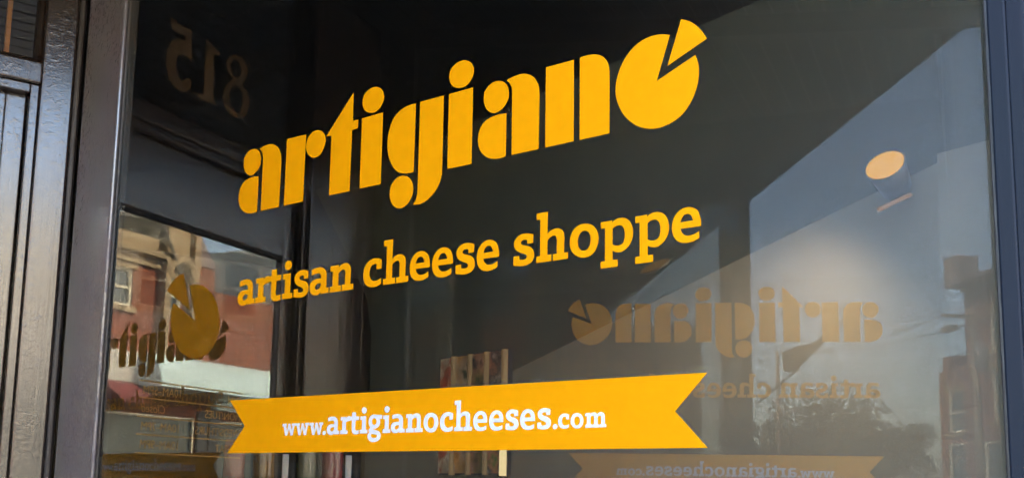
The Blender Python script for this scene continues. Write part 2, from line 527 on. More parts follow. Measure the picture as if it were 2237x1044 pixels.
# lettering outlines in tenths of a millimetre, measured on the glass
GLYPHS = {
 's': [[(361,436),(335,444),(308,452),(281,458),(254,463),(230,466),(205,468),(181,468),(157,466),(135,461),(113,454),(91,446),(72,435),(55,422),(38,408),(24,391),(14,373),(9,357),(7,340),(6,322),(9,305),(14,289),(22,272),(32,257),(43,243),(60,227),(80,214),(101,202),(123,191),(142,183),(162,176),(182,169),(201,161),(212,156),(223,152),(233,147),(241,140),(244,135),(248,130),(250,124),(251,118),(250,110),(246,102),(241,95),(235,89),(226,83),(214,80),(202,78),(190,76),(177,76),(164,76),(151,78),(138,80),(130,82),(123,84),(115,86),(108,88),(106,146),(0,143),(1,11),(23,6),(44,2),(66,-2),(87,-6),(110,-9),(133,-12),(156,-14),(179,-14),(201,-14),(224,-12),(247,-9),(269,-4),(288,2),(307,9),(324,18),(339,30),(351,42),(362,56),(371,72),(377,88),(380,101),(381,116),(381,130),(380,144),(378,160),(374,175),(369,190),(362,204),(352,218),(339,231),(325,242),(310,252),(293,261),(275,268),(257,274),(238,280),(222,284),(205,288),(189,292),(173,298),(162,303),(152,308),(142,313),(136,321),(133,327),(132,334),(132,341),(133,348),(137,354),(143,360),(151,365),(158,369),(171,372),(184,374),(197,373),(211,372),(221,371),(231,370),(242,368),(252,366),(253,306),(360,308)]],
 'h': [[(0,731),(200,734),(197,407),(209,416),(221,425),(233,433),(246,440),(261,447),(276,453),(292,459),(308,462),(325,465),(343,467),(360,467),(377,465),(395,462),(413,456),(430,448),(446,439),(458,429),(469,418),(479,405),(487,392),(492,378),(495,362),(496,345),(497,329),(499,304),(498,279),(497,253),(496,227),(496,194),(496,160),(495,126),(495,92),(565,95),(564,0),(301,-2),(302,93),(369,95),(370,122),(370,149),(370,176),(370,202),(371,231),(372,260),(372,288),(366,316),(363,327),(359,339),(354,349),(347,357),(339,362),(330,364),(319,366),(310,366),(295,365),(281,362),(267,357),(253,351),(239,343),(225,334),(212,323),(199,312),(199,95),(271,96),(269,0),(3,0),(4,93),(71,97),(69,636),(2,637)]],
 'o': [[(290,461),(315,456),(340,448),(364,438),(386,426),(407,410),(426,390),(443,369),(457,346),(470,319),(480,291),(487,261),(490,232),(489,202),(484,173),(475,143),(465,116),(452,90),(437,65),(420,43),(400,24),(379,10),(356,-1),(331,-9),(306,-15),(279,-18),(252,-19),(225,-17),(198,-12),(171,-4),(144,7),(119,20),(95,36),(74,54),(54,74),(36,96),(22,120),(12,145),(5,171),(2,198),(0,225),(1,250),(3,275),(9,300),(16,324),(27,348),(40,372),(56,394),(74,413),(95,429),(119,442),(144,453),(170,461),(200,466),(230,467),(261,466)],
  [(261,364),(277,361),(293,354),(308,345),(321,334),(333,321),(342,304),(350,287),(355,270),(358,252),(359,235),(358,217),(357,199),(353,182),(349,164),(343,147),(334,132),(325,119),(314,106),(301,96),(287,88),(274,83),(261,81),(247,80),(233,81),(219,84),(205,90),(191,97),(179,106),(169,117),(160,131),(152,146),(146,160),(141,177),(138,193),(136,211),(136,227),(137,245),(139,263),(144,280),(150,296),(158,312),(169,327),(181,341),(195,351),(210,358),(227,363),(245,365)]],
 'p': [[(1,446),(185,448),(185,416),(198,426),(211,435),(225,444),(239,451),(254,456),(270,460),(286,462),(302,464),(321,464),(340,464),(358,462),(377,458),(398,451),(419,441),(438,428),(456,414),(472,398),(485,378),(497,358),(507,337),(514,315),(520,292),(523,269),(525,246),(525,222),(523,198),(519,174),(512,150),(504,129),(494,107),(481,87),(467,68),(452,53),(436,38),(418,25),(400,13),(382,4),(364,-4),(345,-10),(326,-14),(310,-14),(294,-13),(279,-11),(263,-8),(245,-3),(228,4),(211,11),(194,19),(195,-109),(279,-110),(277,-207),(0,-207),(0,-113),(71,-109),(71,355),(1,354)],
  [(193,332),(205,339),(216,345),(227,351),(239,356),(251,359),(262,362),(274,364),(285,365),(298,365),(312,363),(325,360),(337,355),(348,348),(359,338),(369,327),(377,315),(384,301),(389,286),(392,270),(395,254),(397,234),(397,215),(396,195),(393,176),(388,158),(383,141),(376,124),(366,111),(355,101),(342,93),(328,87),(314,83),(302,81),(289,80),(276,81),(263,82),(245,86),(228,92),(211,100),(194,108)]],
 'e': [[(429,181),(430,195),(430,209),(431,223),(430,237),(429,256),(426,276),(422,295),(417,314),(409,337),(401,359),(390,381),(376,399),(363,412),(348,423),(331,433),(315,442),(297,448),(279,454),(260,458),(242,460),(220,461),(199,459),(178,456),(157,451),(136,442),(115,432),(96,419),(78,405),(62,389),(47,371),(35,352),(24,332),(15,310),(8,287),(3,264),(0,240),(-1,216),(-1,192),(2,167),(7,144),(13,123),(21,102),(31,82),(43,63),(58,47),(75,32),(93,18),(112,7),(131,-1),(152,-6),(174,-10),(196,-13),(216,-15),(237,-15),(258,-14),(279,-12),(297,-9),(316,-6),(334,-1),(352,5),(365,9),(378,15),(391,20),(403,26),(402,117),(388,110),(373,102),(358,96),(342,90),(324,85),(306,80),(288,77),(269,76),(252,76),(235,77),(218,80),(202,85),(189,92),(176,100),(165,109),(155,120),(145,133),(137,149),(131,166),(126,183)],
  [(124,270),(129,285),(133,298),(139,312),(146,324),(154,335),(163,345),(172,354),(183,361),(195,367),(209,370),(222,372),(236,371),(248,368),(261,363),(272,356),(282,347),(290,338),(295,328),(300,317),(305,306),(308,297),(311,288),(313,279),(315,270)]],
 'a': [[(38,443),(58,448),(78,453),(98,458),(118,462),(138,464),(158,466),(179,468),(199,468),(219,469),(239,468),(259,467),(279,464),(297,459),(315,454),(332,447),(347,438),(362,427),(375,415),(387,401),(397,387),(405,371),(410,355),(415,337),(418,320),(421,298),(421,275),(420,252),(420,229),(420,196),(421,163),(421,130),(421,97),(482,94),(484,3),(295,0),(286,35),(275,25),(265,16),(253,8),(241,1),(226,-5),(209,-9),(192,-11),(175,-13),(158,-13),(141,-11),(124,-9),(108,-4),(91,2),(74,9),(59,18),(45,29),(34,42),(24,57),(16,72),(10,88),(5,105),(1,123),(-1,141),(0,158),(3,173),(8,188),(15,203),(23,216),(36,228),(51,239),(68,248),(84,255),(105,262),(127,267),(149,270),(171,272),(199,274),(227,274),(256,274),(284,273),(285,283),(285,293),(284,303),(282,312),(279,323),(274,333),(269,343),(262,351),(253,357),(242,362),(230,365),(218,368),(202,369),(185,368),(168,365),(152,363),(124,360),(97,355),(69,351),(42,346)],
  [(286,188),(268,189),(251,189),(233,189),(216,186),(203,184),(189,180),(175,176),(164,169),(155,161),(147,151),(140,141),(137,130),(137,121),(139,110),(143,100),(149,93),(156,87),(164,84),(174,81),(183,80),(196,80),(210,82),(223,86),(236,91),(249,99),(261,109),(273,121),(284,134)]],
 'n': [[(0,451),(202,453),(208,407),(221,419),(234,430),(249,440),(263,449),(280,456),(297,461),(315,465),(333,468),(349,469),(366,469),(382,468),(398,465),(413,460),(429,453),(443,445),(457,436),(468,425),(478,413),(487,400),(494,386),(498,372),(501,358),(502,342),(503,327),(504,301),(503,274),(502,247),(500,220),(500,189),(500,159),(500,128),(500,97),(569,97),(571,1),(302,-1),(299,103),(369,104),(370,136),(371,169),(372,201),(372,234),(373,257),(375,280),(375,303),(370,324),(365,334),(360,343),(353,352),(346,358),(336,362),(324,363),(312,362),(301,361),(288,358),(275,353),(262,348),(250,342),(238,335),(227,327),(215,319),(204,311),(206,101),(274,99),(272,-1),(5,0),(2,94),(67,99),(67,358),(2,358)]],
 'i': [[(7,446),(209,449),(212,94),(273,95),(274,0),(4,2),(0,97),(71,101),(71,356),(4,351)],
  [(154,678),(170,673),(186,666),(201,656),(213,645),(220,634),(225,621),(229,608),(230,595),(228,581),(222,567),(215,553),(206,542),(192,529),(174,519),(156,512),(138,510),(123,511),(107,516),(92,523),(79,532),(69,543),(59,555),(52,569),(47,583),(46,598),(47,614),(51,630),(57,644),(65,653),(75,662),(86,670),(98,675),(111,679),(125,680),(140,680)]],
 'r': [[(0,446),(204,449),(206,403),(218,417),(231,430),(244,441),(258,450),(269,454),(279,458),(290,460),(302,462),(315,463),(329,463),(343,463),(357,462),(358,339),(339,338),(320,337),(301,336),(282,332),(263,328),(245,321),(226,314),(208,307),(210,95),(283,94),(283,1),(6,1),(1,101),(69,104),(74,357),(4,354)]],
 't': [[(70,562),(207,561),(211,451),(329,449),(327,353),(208,352),(207,320),(206,287),(205,254),(204,222),(201,195),(197,168),(195,142),(201,118),(205,110),(209,102),(215,95),(221,89),(230,85),(241,84),(253,85),(264,85),(282,86),(299,87),(317,90),(335,93),(334,-1),(319,-5),(303,-8),(287,-12),(271,-14),(250,-16),(228,-17),(206,-16),(185,-13),(168,-9),(150,-3),(133,4),(118,14),(107,24),(97,36),(88,49),(81,63),(76,81),(74,100),(74,120),(73,140),(70,192),(70,245),(72,298),(74,351),(3,352),(0,448),(71,453)]],
 'c': [[(420,430),(400,437),(379,444),(358,451),(336,456),(313,461),(290,464),(267,467),(243,467),(218,465),(193,460),(168,454),(145,445),(122,434),(99,421),(79,405),(60,388),(45,368),(31,346),(20,322),(11,298),(5,275),(2,251),(0,227),(0,203),(3,175),(8,147),(17,120),(28,95),(43,74),(59,54),(79,36),(99,21),(121,10),(145,1),(169,-5),(194,-10),(222,-13),(250,-14),(279,-13),(306,-10),(334,-4),(362,5),(389,16),(416,28),(414,122),(393,113),(371,104),(350,97),(328,92),(308,89),(288,86),(268,86),(249,89),(230,95),(212,103),(195,114),(180,126),(168,142),(158,159),(149,178),(144,197),(140,216),(139,235),(141,255),(144,273),(150,293),(158,313),(169,331),(183,345),(197,354),(213,361),(231,366),(248,369),(263,370),(278,369),(293,367),(308,364),(305,277),(417,279)]],
 'w': [[(0,462),(246,469),(253,371),(216,363),(293,163),(353,463),(453,464),(568,176),(604,363),(560,370),(548,468),(776,472),(777,374),(718,366),(629,3),(500,-1),(404,274),(305,-1),(184,-1),(65,360),(13,358)]],
 '.': [[(90,148),(111,146),(132,140),(152,129),(168,115),(176,104),(183,91),(188,77),(190,64),(186,47),(178,30),(166,14),(153,1),(136,-10),(115,-18),(94,-22),(73,-21),(56,-17),(39,-10),(23,0),(12,13),(5,25),(1,39),(0,54),(0,68),(4,83),(11,99),(20,114),(32,125),(44,134),(59,141),(75,146)]],
 'g': [[(305,471),(505,460),(500,365),(419,362),(426,342),(432,322),(436,303),(438,283),(436,259),(430,235),(422,211),(410,190),(394,172),(375,156),(353,143),(331,132),(306,123),(280,118),(253,115),(227,114),(208,114),(188,114),(169,116),(150,118),(179,110),(208,102),(237,94),(266,86),(301,79),(337,73),(371,64),(401,50),(422,35),(443,17),(460,-3),(471,-25),(476,-47),(477,-72),(473,-96),(466,-118),(452,-140),(432,-159),(408,-176),(385,-191),(352,-205),(316,-216),(280,-222),(243,-225),(206,-225),(169,-221),(132,-213),(98,-200),(73,-186),(49,-168),(27,-148),(12,-125),(4,-105),(-1,-84),(-2,-63),(0,-44),(9,-25),(22,-8),(39,8),(58,23),(50,33),(42,43),(37,53),(33,64),(33,75),(35,88),(39,100),(44,111),(53,122),(64,133),(77,142),(90,150),(73,168),(57,186),(43,205),(33,226),(25,248),(21,272),(19,297),(20,321),(24,347),(32,374),(43,400),(58,421),(77,439),(100,453),(126,464),(151,473),(175,478),(199,480),(223,480),(247,479),(261,478),(276,476),(290,474)],
  [(223,386),(240,384),(258,379),(274,371),(287,361),(296,348),(303,333),(307,316),(309,300),(309,284),(306,268),(301,252),(293,240),(279,229),(261,220),(241,216),(222,215),(205,217),(187,223),(171,232),(159,243),(151,256),(145,272),(142,288),(141,304),(142,320),(146,337),(152,352),(161,364),(173,374),(189,380),(206,384)],
  [(137,-12),(166,-15),(195,-18),(224,-22),(253,-28),(278,-32),(306,-36),(329,-43),(340,-56),(339,-67),(336,-80),(330,-92),(323,-103),(304,-115),(277,-120),(247,-119),(219,-117),(195,-115),(170,-112),(148,-105),(132,-93),(126,-84),(121,-74),(117,-63),(116,-52),(118,-42),(123,-32),(130,-22)]],
 'm': [[(0,446),(183,462),(187,412),(205,426),(223,440),(243,451),(263,460),(280,464),(298,468),(316,469),(334,469),(352,467),(371,464),(389,459),(405,451),(418,443),(430,433),(441,422),(453,411),(469,424),(487,437),(504,448),(523,457),(544,464),(566,469),(588,471),(609,470),(628,467),(646,461),(664,453),(680,443),(693,431),(704,416),(714,400),(722,383),(728,362),(730,339),(731,316),(732,292),(734,241),(735,189),(734,137),(733,85),(790,94),(786,4),(536,-1),(539,90),(598,99),(600,139),(601,178),(600,218),(598,257),(597,280),(598,303),(595,324),(586,342),(580,348),(572,354),(563,359),(555,362),(534,363),(513,356),(491,342),(469,326),(467,92),(525,95),(521,-1),(270,2),(273,96),(336,101),(338,142),(338,183),(338,224),(335,264),(334,285),(334,306),(331,326),(324,343),(316,351),(307,359),(297,366),(287,370),(267,371),(246,363),(225,349),(203,333),(202,100),(257,103),(253,0),(3,0),(6,96),(66,104),(65,363),(1,354)]],
}
LOGO = {
 'a_dot': [(-317,6152),(-284,6142),(-252,6127),(-221,6108),(-195,6086),(-173,6058),(-155,6026),(-142,5992),(-133,5957),(-129,5925),(-129,5891),(-133,5857),(-142,5826),(-160,5790),(-185,5757),(-215,5727),(-247,5702),(-285,5682),(-327,5667),(-371,5658),(-412,5659),(-450,5669),(-487,5688),(-522,5713),(-552,5741),(-578,5776),(-599,5817),(-615,5861),(-623,5904),(-626,5941),(-625,5979),(-618,6016),(-606,6049),(-584,6079),(-554,6106),(-520,6129),(-485,6145),(-445,6157),(-402,6161),(-359,6160)],
 'a_bowl': [(-173,5607),(-170,4936),(-215,4931),(-260,4928),(-305,4927),(-349,4930),(-392,4936),(-436,4945),(-477,4957),(-517,4974),(-556,4996),(-594,5024),(-629,5055),(-658,5089),(-682,5128),(-701,5170),(-716,5215),(-724,5260),(-726,5302),(-724,5345),(-716,5388),(-704,5428),(-686,5464),(-664,5499),(-638,5530),(-608,5556),(-568,5579),(-522,5594),(-474,5605),(-426,5613),(-364,5619),(-301,5619),(-237,5614)],
 'a_arch': [(-175,6130),(-136,6140),(-97,6150),(-58,6158),(-18,6163),(30,6166),(79,6166),(127,6162),(174,6153),(217,6139),(259,6121),(299,6098),(335,6070),(364,6040),(389,6006),(411,5968),(429,5930),(440,5892),(447,5852),(452,5811),(454,5770),(450,4935),(-55,4937),(-63,5882),(-65,5922),(-68,5961),(-76,5998),(-90,6033),(-106,6060),(-127,6084),(-150,6107)],
 'g_bowl': [(-2075,6166),(-2083,5014),(-2126,5014),(-2168,5015),(-2210,5017),(-2252,5022),(-2297,5030),(-2342,5040),(-2386,5054),(-2427,5073),(-2469,5101),(-2507,5135),(-2542,5174),(-2574,5214),(-2604,5261),(-2631,5310),(-2653,5362),(-2671,5415),(-2685,5467),(-2694,5521),(-2698,5576),(-2699,5630),(-2696,5688),(-2687,5747),(-2674,5804),(-2656,5859),(-2634,5910),(-2608,5960),(-2577,6007),(-2540,6047),(-2496,6081),(-2444,6109),(-2389,6132),(-2334,6149),(-2272,6162),(-2207,6167),(-2141,6168)],
 'g_dot': [(-2285,4989),(-2246,4977),(-2208,4959),(-2173,4936),(-2144,4910),(-2121,4880),(-2103,4845),(-2089,4808),(-2080,4772),(-2078,4728),(-2084,4683),(-2096,4639),(-2114,4599),(-2139,4563),(-2171,4529),(-2207,4500),(-2246,4479),(-2282,4467),(-2322,4460),(-2362,4459),(-2400,4464),(-2438,4476),(-2474,4496),(-2508,4521),(-2537,4548),(-2561,4581),(-2580,4619),(-2594,4660),(-2603,4700),(-2606,4745),(-2603,4792),(-2593,4837),(-2576,4877),(-2551,4911),(-2517,4941),(-2480,4967),(-2441,4984),(-2403,4994),(-2363,4997),(-2323,4996)],
 'g_stem': [(-1976,6171),(-1464,6169),(-1462,4872),(-1476,4825),(-1492,4780),(-1511,4737),(-1534,4696),(-1564,4657),(-1599,4620),(-1637,4587),(-1677,4557),(-1719,4530),(-1763,4505),(-1809,4486),(-1856,4471),(-1909,4464),(-1963,4463),(-2019,4467),(-2075,4474),(-2053,4496),(-2033,4519),(-2015,4543),(-2001,4569),(-1990,4601),(-1984,4634),(-1981,4669),(-1979,4705)],
 'i_stem': [(-1347,4940),(-849,4937),(-852,6167),(-1352,6166)],
 'i_dot': [(-1015,6648),(-979,6633),(-943,6614),(-911,6589),(-885,6561),(-868,6534),(-854,6503),(-844,6470),(-841,6438),(-844,6408),(-852,6377),(-864,6348),(-879,6321),(-903,6290),(-933,6262),(-967,6239),(-1003,6223),(-1041,6215),(-1082,6213),(-1123,6217),(-1163,6226),(-1199,6238),(-1235,6255),(-1267,6276),(-1295,6301),(-1317,6331),(-1336,6366),(-1349,6404),(-1355,6441),(-1354,6476),(-1347,6511),(-1336,6545),(-1320,6574),(-1292,6603),(-1256,6626),(-1216,6643),(-1176,6655),(-1137,6661),(-1095,6662),(-1054,6658)],
 'r_stem': [(-5273,4935),(-4760,4937),(-4756,6159),(-5267,6167)],
 'r_dot': [(-4429,6174),(-4388,6161),(-4347,6142),(-4310,6116),(-4280,6086),(-4261,6056),(-4246,6021),(-4236,5985),(-4232,5949),(-4236,5914),(-4245,5878),(-4259,5843),(-4276,5811),(-4298,5779),(-4324,5749),(-4354,5723),(-4387,5704),(-4420,5692),(-4457,5686),(-4495,5685),(-4531,5689),(-4568,5701),(-4605,5720),(-4640,5745),(-4669,5773),(-4693,5804),(-4713,5839),(-4728,5877),(-4737,5914),(-4738,5955),(-4732,5998),(-4720,6039),(-4702,6075),(-4680,6102),(-4651,6127),(-4620,6148),(-4588,6164),(-4550,6175),(-4509,6180),(-4468,6179)],
 't': [(-3564,6672),(-3556,6169),(-3424,6162),(-3426,6011),(-3565,6007),(-3573,4935),(-4081,4939),(-4081,6008),(-4216,6015)],
 'n_stem': [(571,6161),(1074,6161),(1081,4936),(574,4935)],
 'n_arch': [(1183,6167),(1224,6169),(1265,6171),(1306,6171),(1347,6168),(1377,6165),(1407,6160),(1436,6154),(1465,6146),(1496,6135),(1526,6122),(1556,6106),(1582,6087),(1606,6065),(1628,6039),(1648,6010),(1663,5981),(1676,5949),(1684,5914),(1689,5879),(1694,5843),(1697,4935),(1188,4934)],
 'wheel': [(2676,6134),(2465,5525),(3066,5755),(3077,5724),(3088,5693),(3098,5662),(3106,5631),(3111,5598),(3115,5564),(3116,5530),(3116,5496),(3113,5450),(3107,5404),(3098,5358),(3086,5314),(3069,5265),(3049,5217),(3025,5170),(2998,5126),(2967,5082),(2932,5040),(2894,5001),(2852,4967),(2804,4937),(2752,4912),(2698,4892),(2643,4876),(2585,4865),(2526,4858),(2467,4857),(2409,4861),(2353,4871),(2298,4887),(2244,4907),(2192,4931),(2138,4962),(2086,4999),(2038,5039),(1994,5083),(1954,5130),(1918,5180),(1886,5233),(1859,5288),(1836,5344),(1818,5402),(1804,5461),(1797,5520),(1799,5577),(1806,5636),(1819,5694),(1836,5750),(1857,5807),(1883,5862),(1913,5915),(1948,5964),(1987,6008),(2031,6050),(2078,6088),(2127,6119),(2179,6144),(2234,6164),(2291,6179),(2348,6187),(2391,6190),(2435,6189),(2479,6185),(2522,6179),(2561,6171),(2600,6160),(2638,6147)],
 'wedge': [(2855,6312),(2889,6296),(2923,6281),(2956,6263),(2988,6244),(3027,6215),(3064,6182),(3099,6147),(3131,6111),(3162,6071),(3190,6028),(3216,5984),(3241,5940),(2637,5701)],
}
DIGITS = {
 '5': [[(-3180,11800),(-3275,11776),(-3370,11754),(-3465,11737),(-3561,11727),(-3673,11727),(-3785,11737),(-3898,11754),(-4010,11774),(-4088,10903),(-4034,10924),(-3981,10944),(-3926,10961),(-3871,10974),(-3827,10982),(-3782,10990),(-3738,10992),(-3697,10987),(-3650,10966),(-3606,10932),(-3568,10892),(-3538,10849),(-3516,10799),(-3503,10742),(-3498,10683),(-3498,10626),(-3505,10555),(-3519,10482),(-3544,10414),(-3582,10359),(-3625,10321),(-3678,10285),(-3732,10262),(-3779,10262),(-3806,10285),(-3828,10322),(-3851,10363),(-3880,10394),(-3919,10416),(-3965,10433),(-4011,10442),(-4050,10436),(-4079,10417),(-4106,10386),(-4128,10351),(-4140,10317),(-4140,10274),(-4125,10228),(-4103,10183),(-4077,10144),(-4028,10098),(-3965,10062),(-3896,10036),(-3827,10016),(-3754,10002),(-3677,9996),(-3600,10000),(-3528,10014),(-3459,10044),(-3391,10085),(-3329,10136),(-3277,10192),(-3229,10265),(-3191,10349),(-3165,10438),(-3147,10527),(-3138,10624),(-3140,10725),(-3154,10825),(-3177,10921),(-3210,11015),(-3253,11109),(-3306,11195),(-3373,11263),(-3436,11306),(-3508,11340),(-3585,11364),(-3662,11376),(-3694,11376),(-3726,11374),(-3759,11371),(-3792,11366),(-3803,11534),(-3711,11504),(-3619,11479),(-3529,11465),(-3439,11469),(-3388,11479),(-3338,11496),(-3288,11516),(-3238,11538)]],
 '1': [[(-4634,11755),(-5200,11578),(-5189,11485),(-4957,11448),(-5038,10196),(-5194,10124),(-5199,10063),(-4350,10056),(-4368,10153),(-4633,10201),(-4592,11707)]],
 '8': [[(-5794,11757),(-5906,11788),(-6028,11805),(-6145,11799),(-6242,11762),(-6300,11713),(-6353,11647),(-6394,11573),(-6416,11501),(-6412,11418),(-6383,11331),(-6339,11245),(-6292,11164),(-6268,11131),(-6239,11098),(-6215,11066),(-6202,11036),(-6232,10989),(-6310,10954),(-6402,10918),(-6469,10869),(-6504,10804),(-6528,10728),(-6541,10648),(-6545,10571),(-6536,10476),(-6512,10378),(-6474,10287),(-6423,10208),(-6364,10152),(-6293,10103),(-6216,10064),(-6137,10034),(-6029,10009),(-5914,9999),(-5800,10008),(-5697,10038),(-5620,10078),(-5546,10133),(-5482,10197),(-5437,10267),(-5414,10346),(-5409,10435),(-5417,10527),(-5436,10611),(-5473,10703),(-5529,10790),(-5596,10871),(-5667,10945),(-5705,10975),(-5749,11003),(-5785,11031),(-5804,11057),(-5778,11090),(-5702,11117),(-5614,11146),(-5550,11188),(-5515,11245),(-5490,11312),(-5477,11382),(-5479,11448),(-5496,11504),(-5526,11559),(-5564,11610),(-5607,11654),(-5648,11687),(-5695,11714),(-5744,11737)],
  [(-5833,11643),(-5894,11648),(-5963,11635),(-6028,11609),(-6077,11572),(-6108,11522),(-6127,11459),(-6134,11392),(-6127,11332),(-6101,11272),(-6056,11213),(-6002,11165),(-5945,11138),(-5887,11137),(-5821,11152),(-5759,11179),(-5713,11215),(-5679,11271),(-5660,11344),(-5657,11420),(-5670,11486),(-5697,11535),(-5737,11581),(-5785,11620)],
  [(-5913,10935),(-5975,10931),(-6047,10909),(-6115,10874),(-6170,10832),(-6217,10759),(-6245,10666),(-6256,10566),(-6250,10473),(-6227,10386),(-6189,10295),(-6137,10219),(-6076,10173),(-6006,10165),(-5922,10180),(-5839,10211),(-5775,10253),(-5725,10321),(-5692,10412),(-5676,10510),(-5678,10600),(-5706,10702),(-5761,10808),(-5833,10894)]],
}
TAGLINE = [('a', -0.645), ('r', -0.5942), ('t', -0.5584), ('i', -0.5205), ('s', -0.4892), ('a', -0.448), ('n', -0.3966), ('c', -0.3157), ('h', -0.2694), ('e', -0.2098), ('e', -0.1616), ('s', -0.1121), ('e', -0.0697), ('s', 0.0012), ('h', 0.0434), ('o', 0.1031), ('p', 0.1559), ('p', 0.2121), ('e', 0.2694)]
ADDRESS = [('w', -0.5016, 0.437), ('w', -0.4674, 0.437), ('w', -0.4323, 0.437), ('.', -0.3991, 0.437), ('a', -0.3888, 0.622), ('r', -0.3562, 0.622), ('t', -0.3336, 0.622), ('i', -0.3099, 0.622), ('g', -0.2917, 0.622), ('i', -0.2583, 0.622), ('a', -0.24, 0.622), ('n', -0.2073, 0.622), ('o', -0.1699, 0.622), ('c', -0.1361, 0.622), ('h', -0.1071, 0.622), ('e', -0.0696, 0.622), ('e', -0.0391, 0.622), ('s', -0.008, 0.622), ('e', 0.0186, 0.622), ('s', 0.0497, 0.622), ('.', 0.0767, 0.437), ('c', 0.0862, 0.437), ('o', 0.1074, 0.437), ('m', 0.1318, 0.437)]
BANNER = [(-6509,1503),(3194,1500),(2722,1025),(3189,553),(-6507,557),(-6052,1031)]
ADDRESS_BASE = 0.0844


U = 1e-4
def pts_of(c, k=1.0, dx=0.0, dz=0.0):
    return [(x * U * k + dx, z * U * k + dz) for x, z in c]

_glyph_mesh = {}
def glyph(kind, scale, thick=0.0004):
    key = (kind, round(scale, 3))
    if key not in _glyph_mesh:
        _glyph_mesh[key] = outline_mesh('letter', [pts_of(c, scale) for c in GLYPHS[kind]], thick)
    return _glyph_mesh[key]

LOGO_LETTERS = [   # pieces of each letter, with the shift along the glass
    ('letter', ['a_dot', 'a_bowl', 'a_arch'], -0.5860), ('letter', ['r_stem', 'r_dot'], 0), ('letter', ['t'], 0),
    ('letter', ['i_stem', 'i_dot'], -0.1978), ('letter', ['g_bowl', 'g_dot', 'g_stem'], 0),
    ('letter', ['i_stem', 'i_dot'], 0), ('letter', ['a_dot', 'a_bowl', 'a_arch'], 0),
    ('letter', ['n_stem', 'n_arch'], 0), ('cheese_wheel', ['wheel'], 0), ('cheese_wedge', ['wedge'], 0)]
_logo_mesh = []
for _n, _pieces, _dx in LOGO_LETTERS:
    _logo_mesh.append(outline_mesh(_n, [pts_of(LOGO[q], 1.0, _dx) for q in _pieces], 0.0004))
_banner_mesh = outline_mesh('banner', [pts_of(BANNER)], 0.0004)

def letter_window(pane_obj, k, dx, dz):
    """The shop's lettering on a pane: k scales along the glass, dx and dz place it."""
    mw = Matrix.Translation((dx, -0.0006, dz + E)) @ Matrix.Diagonal((k, 1, 1, 1))
    for (n, _p, _d), me in zip(LOGO_LETTERS, _logo_mesh):
        link(n, me, M['yellow'], pane_obj, mw)
    for g, x in TAGLINE:
        link('letter', glyph(g, 1.0), M['yellow'], pane_obj, mw @ Matrix.Translation((x, 0, 0.3232)))
    link('banner', _banner_mesh, M['banner'], pane_obj, mw)
    for g, x, s in ADDRESS:
        me = glyph(g, s + 0.0001 * 0)
        if me.materials and me.materials[0] is not M['white']:
            me = me.copy()
            me.materials.clear()
        link('letter', me, M['white'], pane_obj, mw @ Matrix.Translation((x, -0.0005, ADDRESS_BASE)))

# ------------------------------------------------------------------ the places of the walls
P_FRAME = (0.0, 1.6, 0.0, -38.746)          # right-hand display window, x along the glass, y inwards
D_FRAME = (-0.967, 2.376, 0.0, 36.3)        # entrance, x = 0 at the corner with the display window
Q_FRAME = (-1.604, 0.576, 0.0, 110.8)       # left-hand display window
F_FRAME = (0.585, 1.131, 0.0, 35.0)         # street front, x along the street, y into the shop
ROW_Y = -20.0                               # house fronts on the other side of the street
HEAD = E + 1.515                            # underside of the shopfront beam

def setting(name, b, material, mw, bevel=0.0):
    o = box(name, b, material, None, bevel)
    o.matrix_world = mw
    return tag(o, kind='structure')

FM = frame(*F_FRAME)
setting('road', (-160, 260, -16.5, -3.5, -0.3, -0.12), M['asphalt'], FM)
setting('pavement', (-160, 260, -3.5, 14, -0.3, 0.0), M['concrete'], FM)
setting('far_pavement', (-160, 260, -36, -16.5, -0.3, 0.0), M['concrete'], FM)
setting('ground', (-400, 500, -400, 400, -0.6, -0.31), M['asphalt'], FM)
for k in range(-8, 24):
    setting('road_marking', (k * 6.0, k * 6.0 + 3.0, -10.06, -9.94, -0.12, -0.116), M['linepaint'], FM)

# shop interior (floor, ceiling, walls)
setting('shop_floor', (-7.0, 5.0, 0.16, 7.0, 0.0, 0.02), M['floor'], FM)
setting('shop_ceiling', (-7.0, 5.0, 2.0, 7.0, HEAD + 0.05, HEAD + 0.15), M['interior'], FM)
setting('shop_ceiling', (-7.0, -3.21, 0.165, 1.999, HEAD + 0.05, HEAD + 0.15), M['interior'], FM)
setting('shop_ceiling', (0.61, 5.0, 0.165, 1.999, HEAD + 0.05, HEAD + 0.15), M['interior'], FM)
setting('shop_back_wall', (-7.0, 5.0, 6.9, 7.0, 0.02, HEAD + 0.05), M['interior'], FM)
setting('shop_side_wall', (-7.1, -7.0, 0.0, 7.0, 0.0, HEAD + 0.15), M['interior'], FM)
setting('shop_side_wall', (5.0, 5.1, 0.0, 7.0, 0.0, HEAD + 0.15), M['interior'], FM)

# alcove ceiling of narrow boards
ceil = empty('alcove_ceiling', FM, kind='structure')
_plank = None
for k in range(26):
    if _plank is None:
        bm = bmesh.new()
        add_box(bm, -3.2, 0.6, 0.0, 0.076, 0.0, 0.02)
        bmesh.ops.bevel(bm, geom=bm.edges[:], offset=0.004, segments=1, affect='EDGES')
        _plank = finish(bm, 'plank')
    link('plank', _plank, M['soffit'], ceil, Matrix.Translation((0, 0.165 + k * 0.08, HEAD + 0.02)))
setting('ceiling_backing', (-3.2, 0.6, 0.165, 2.3, HEAD + 0.0405, HEAD + 0.0485), M['soffit'], FM)

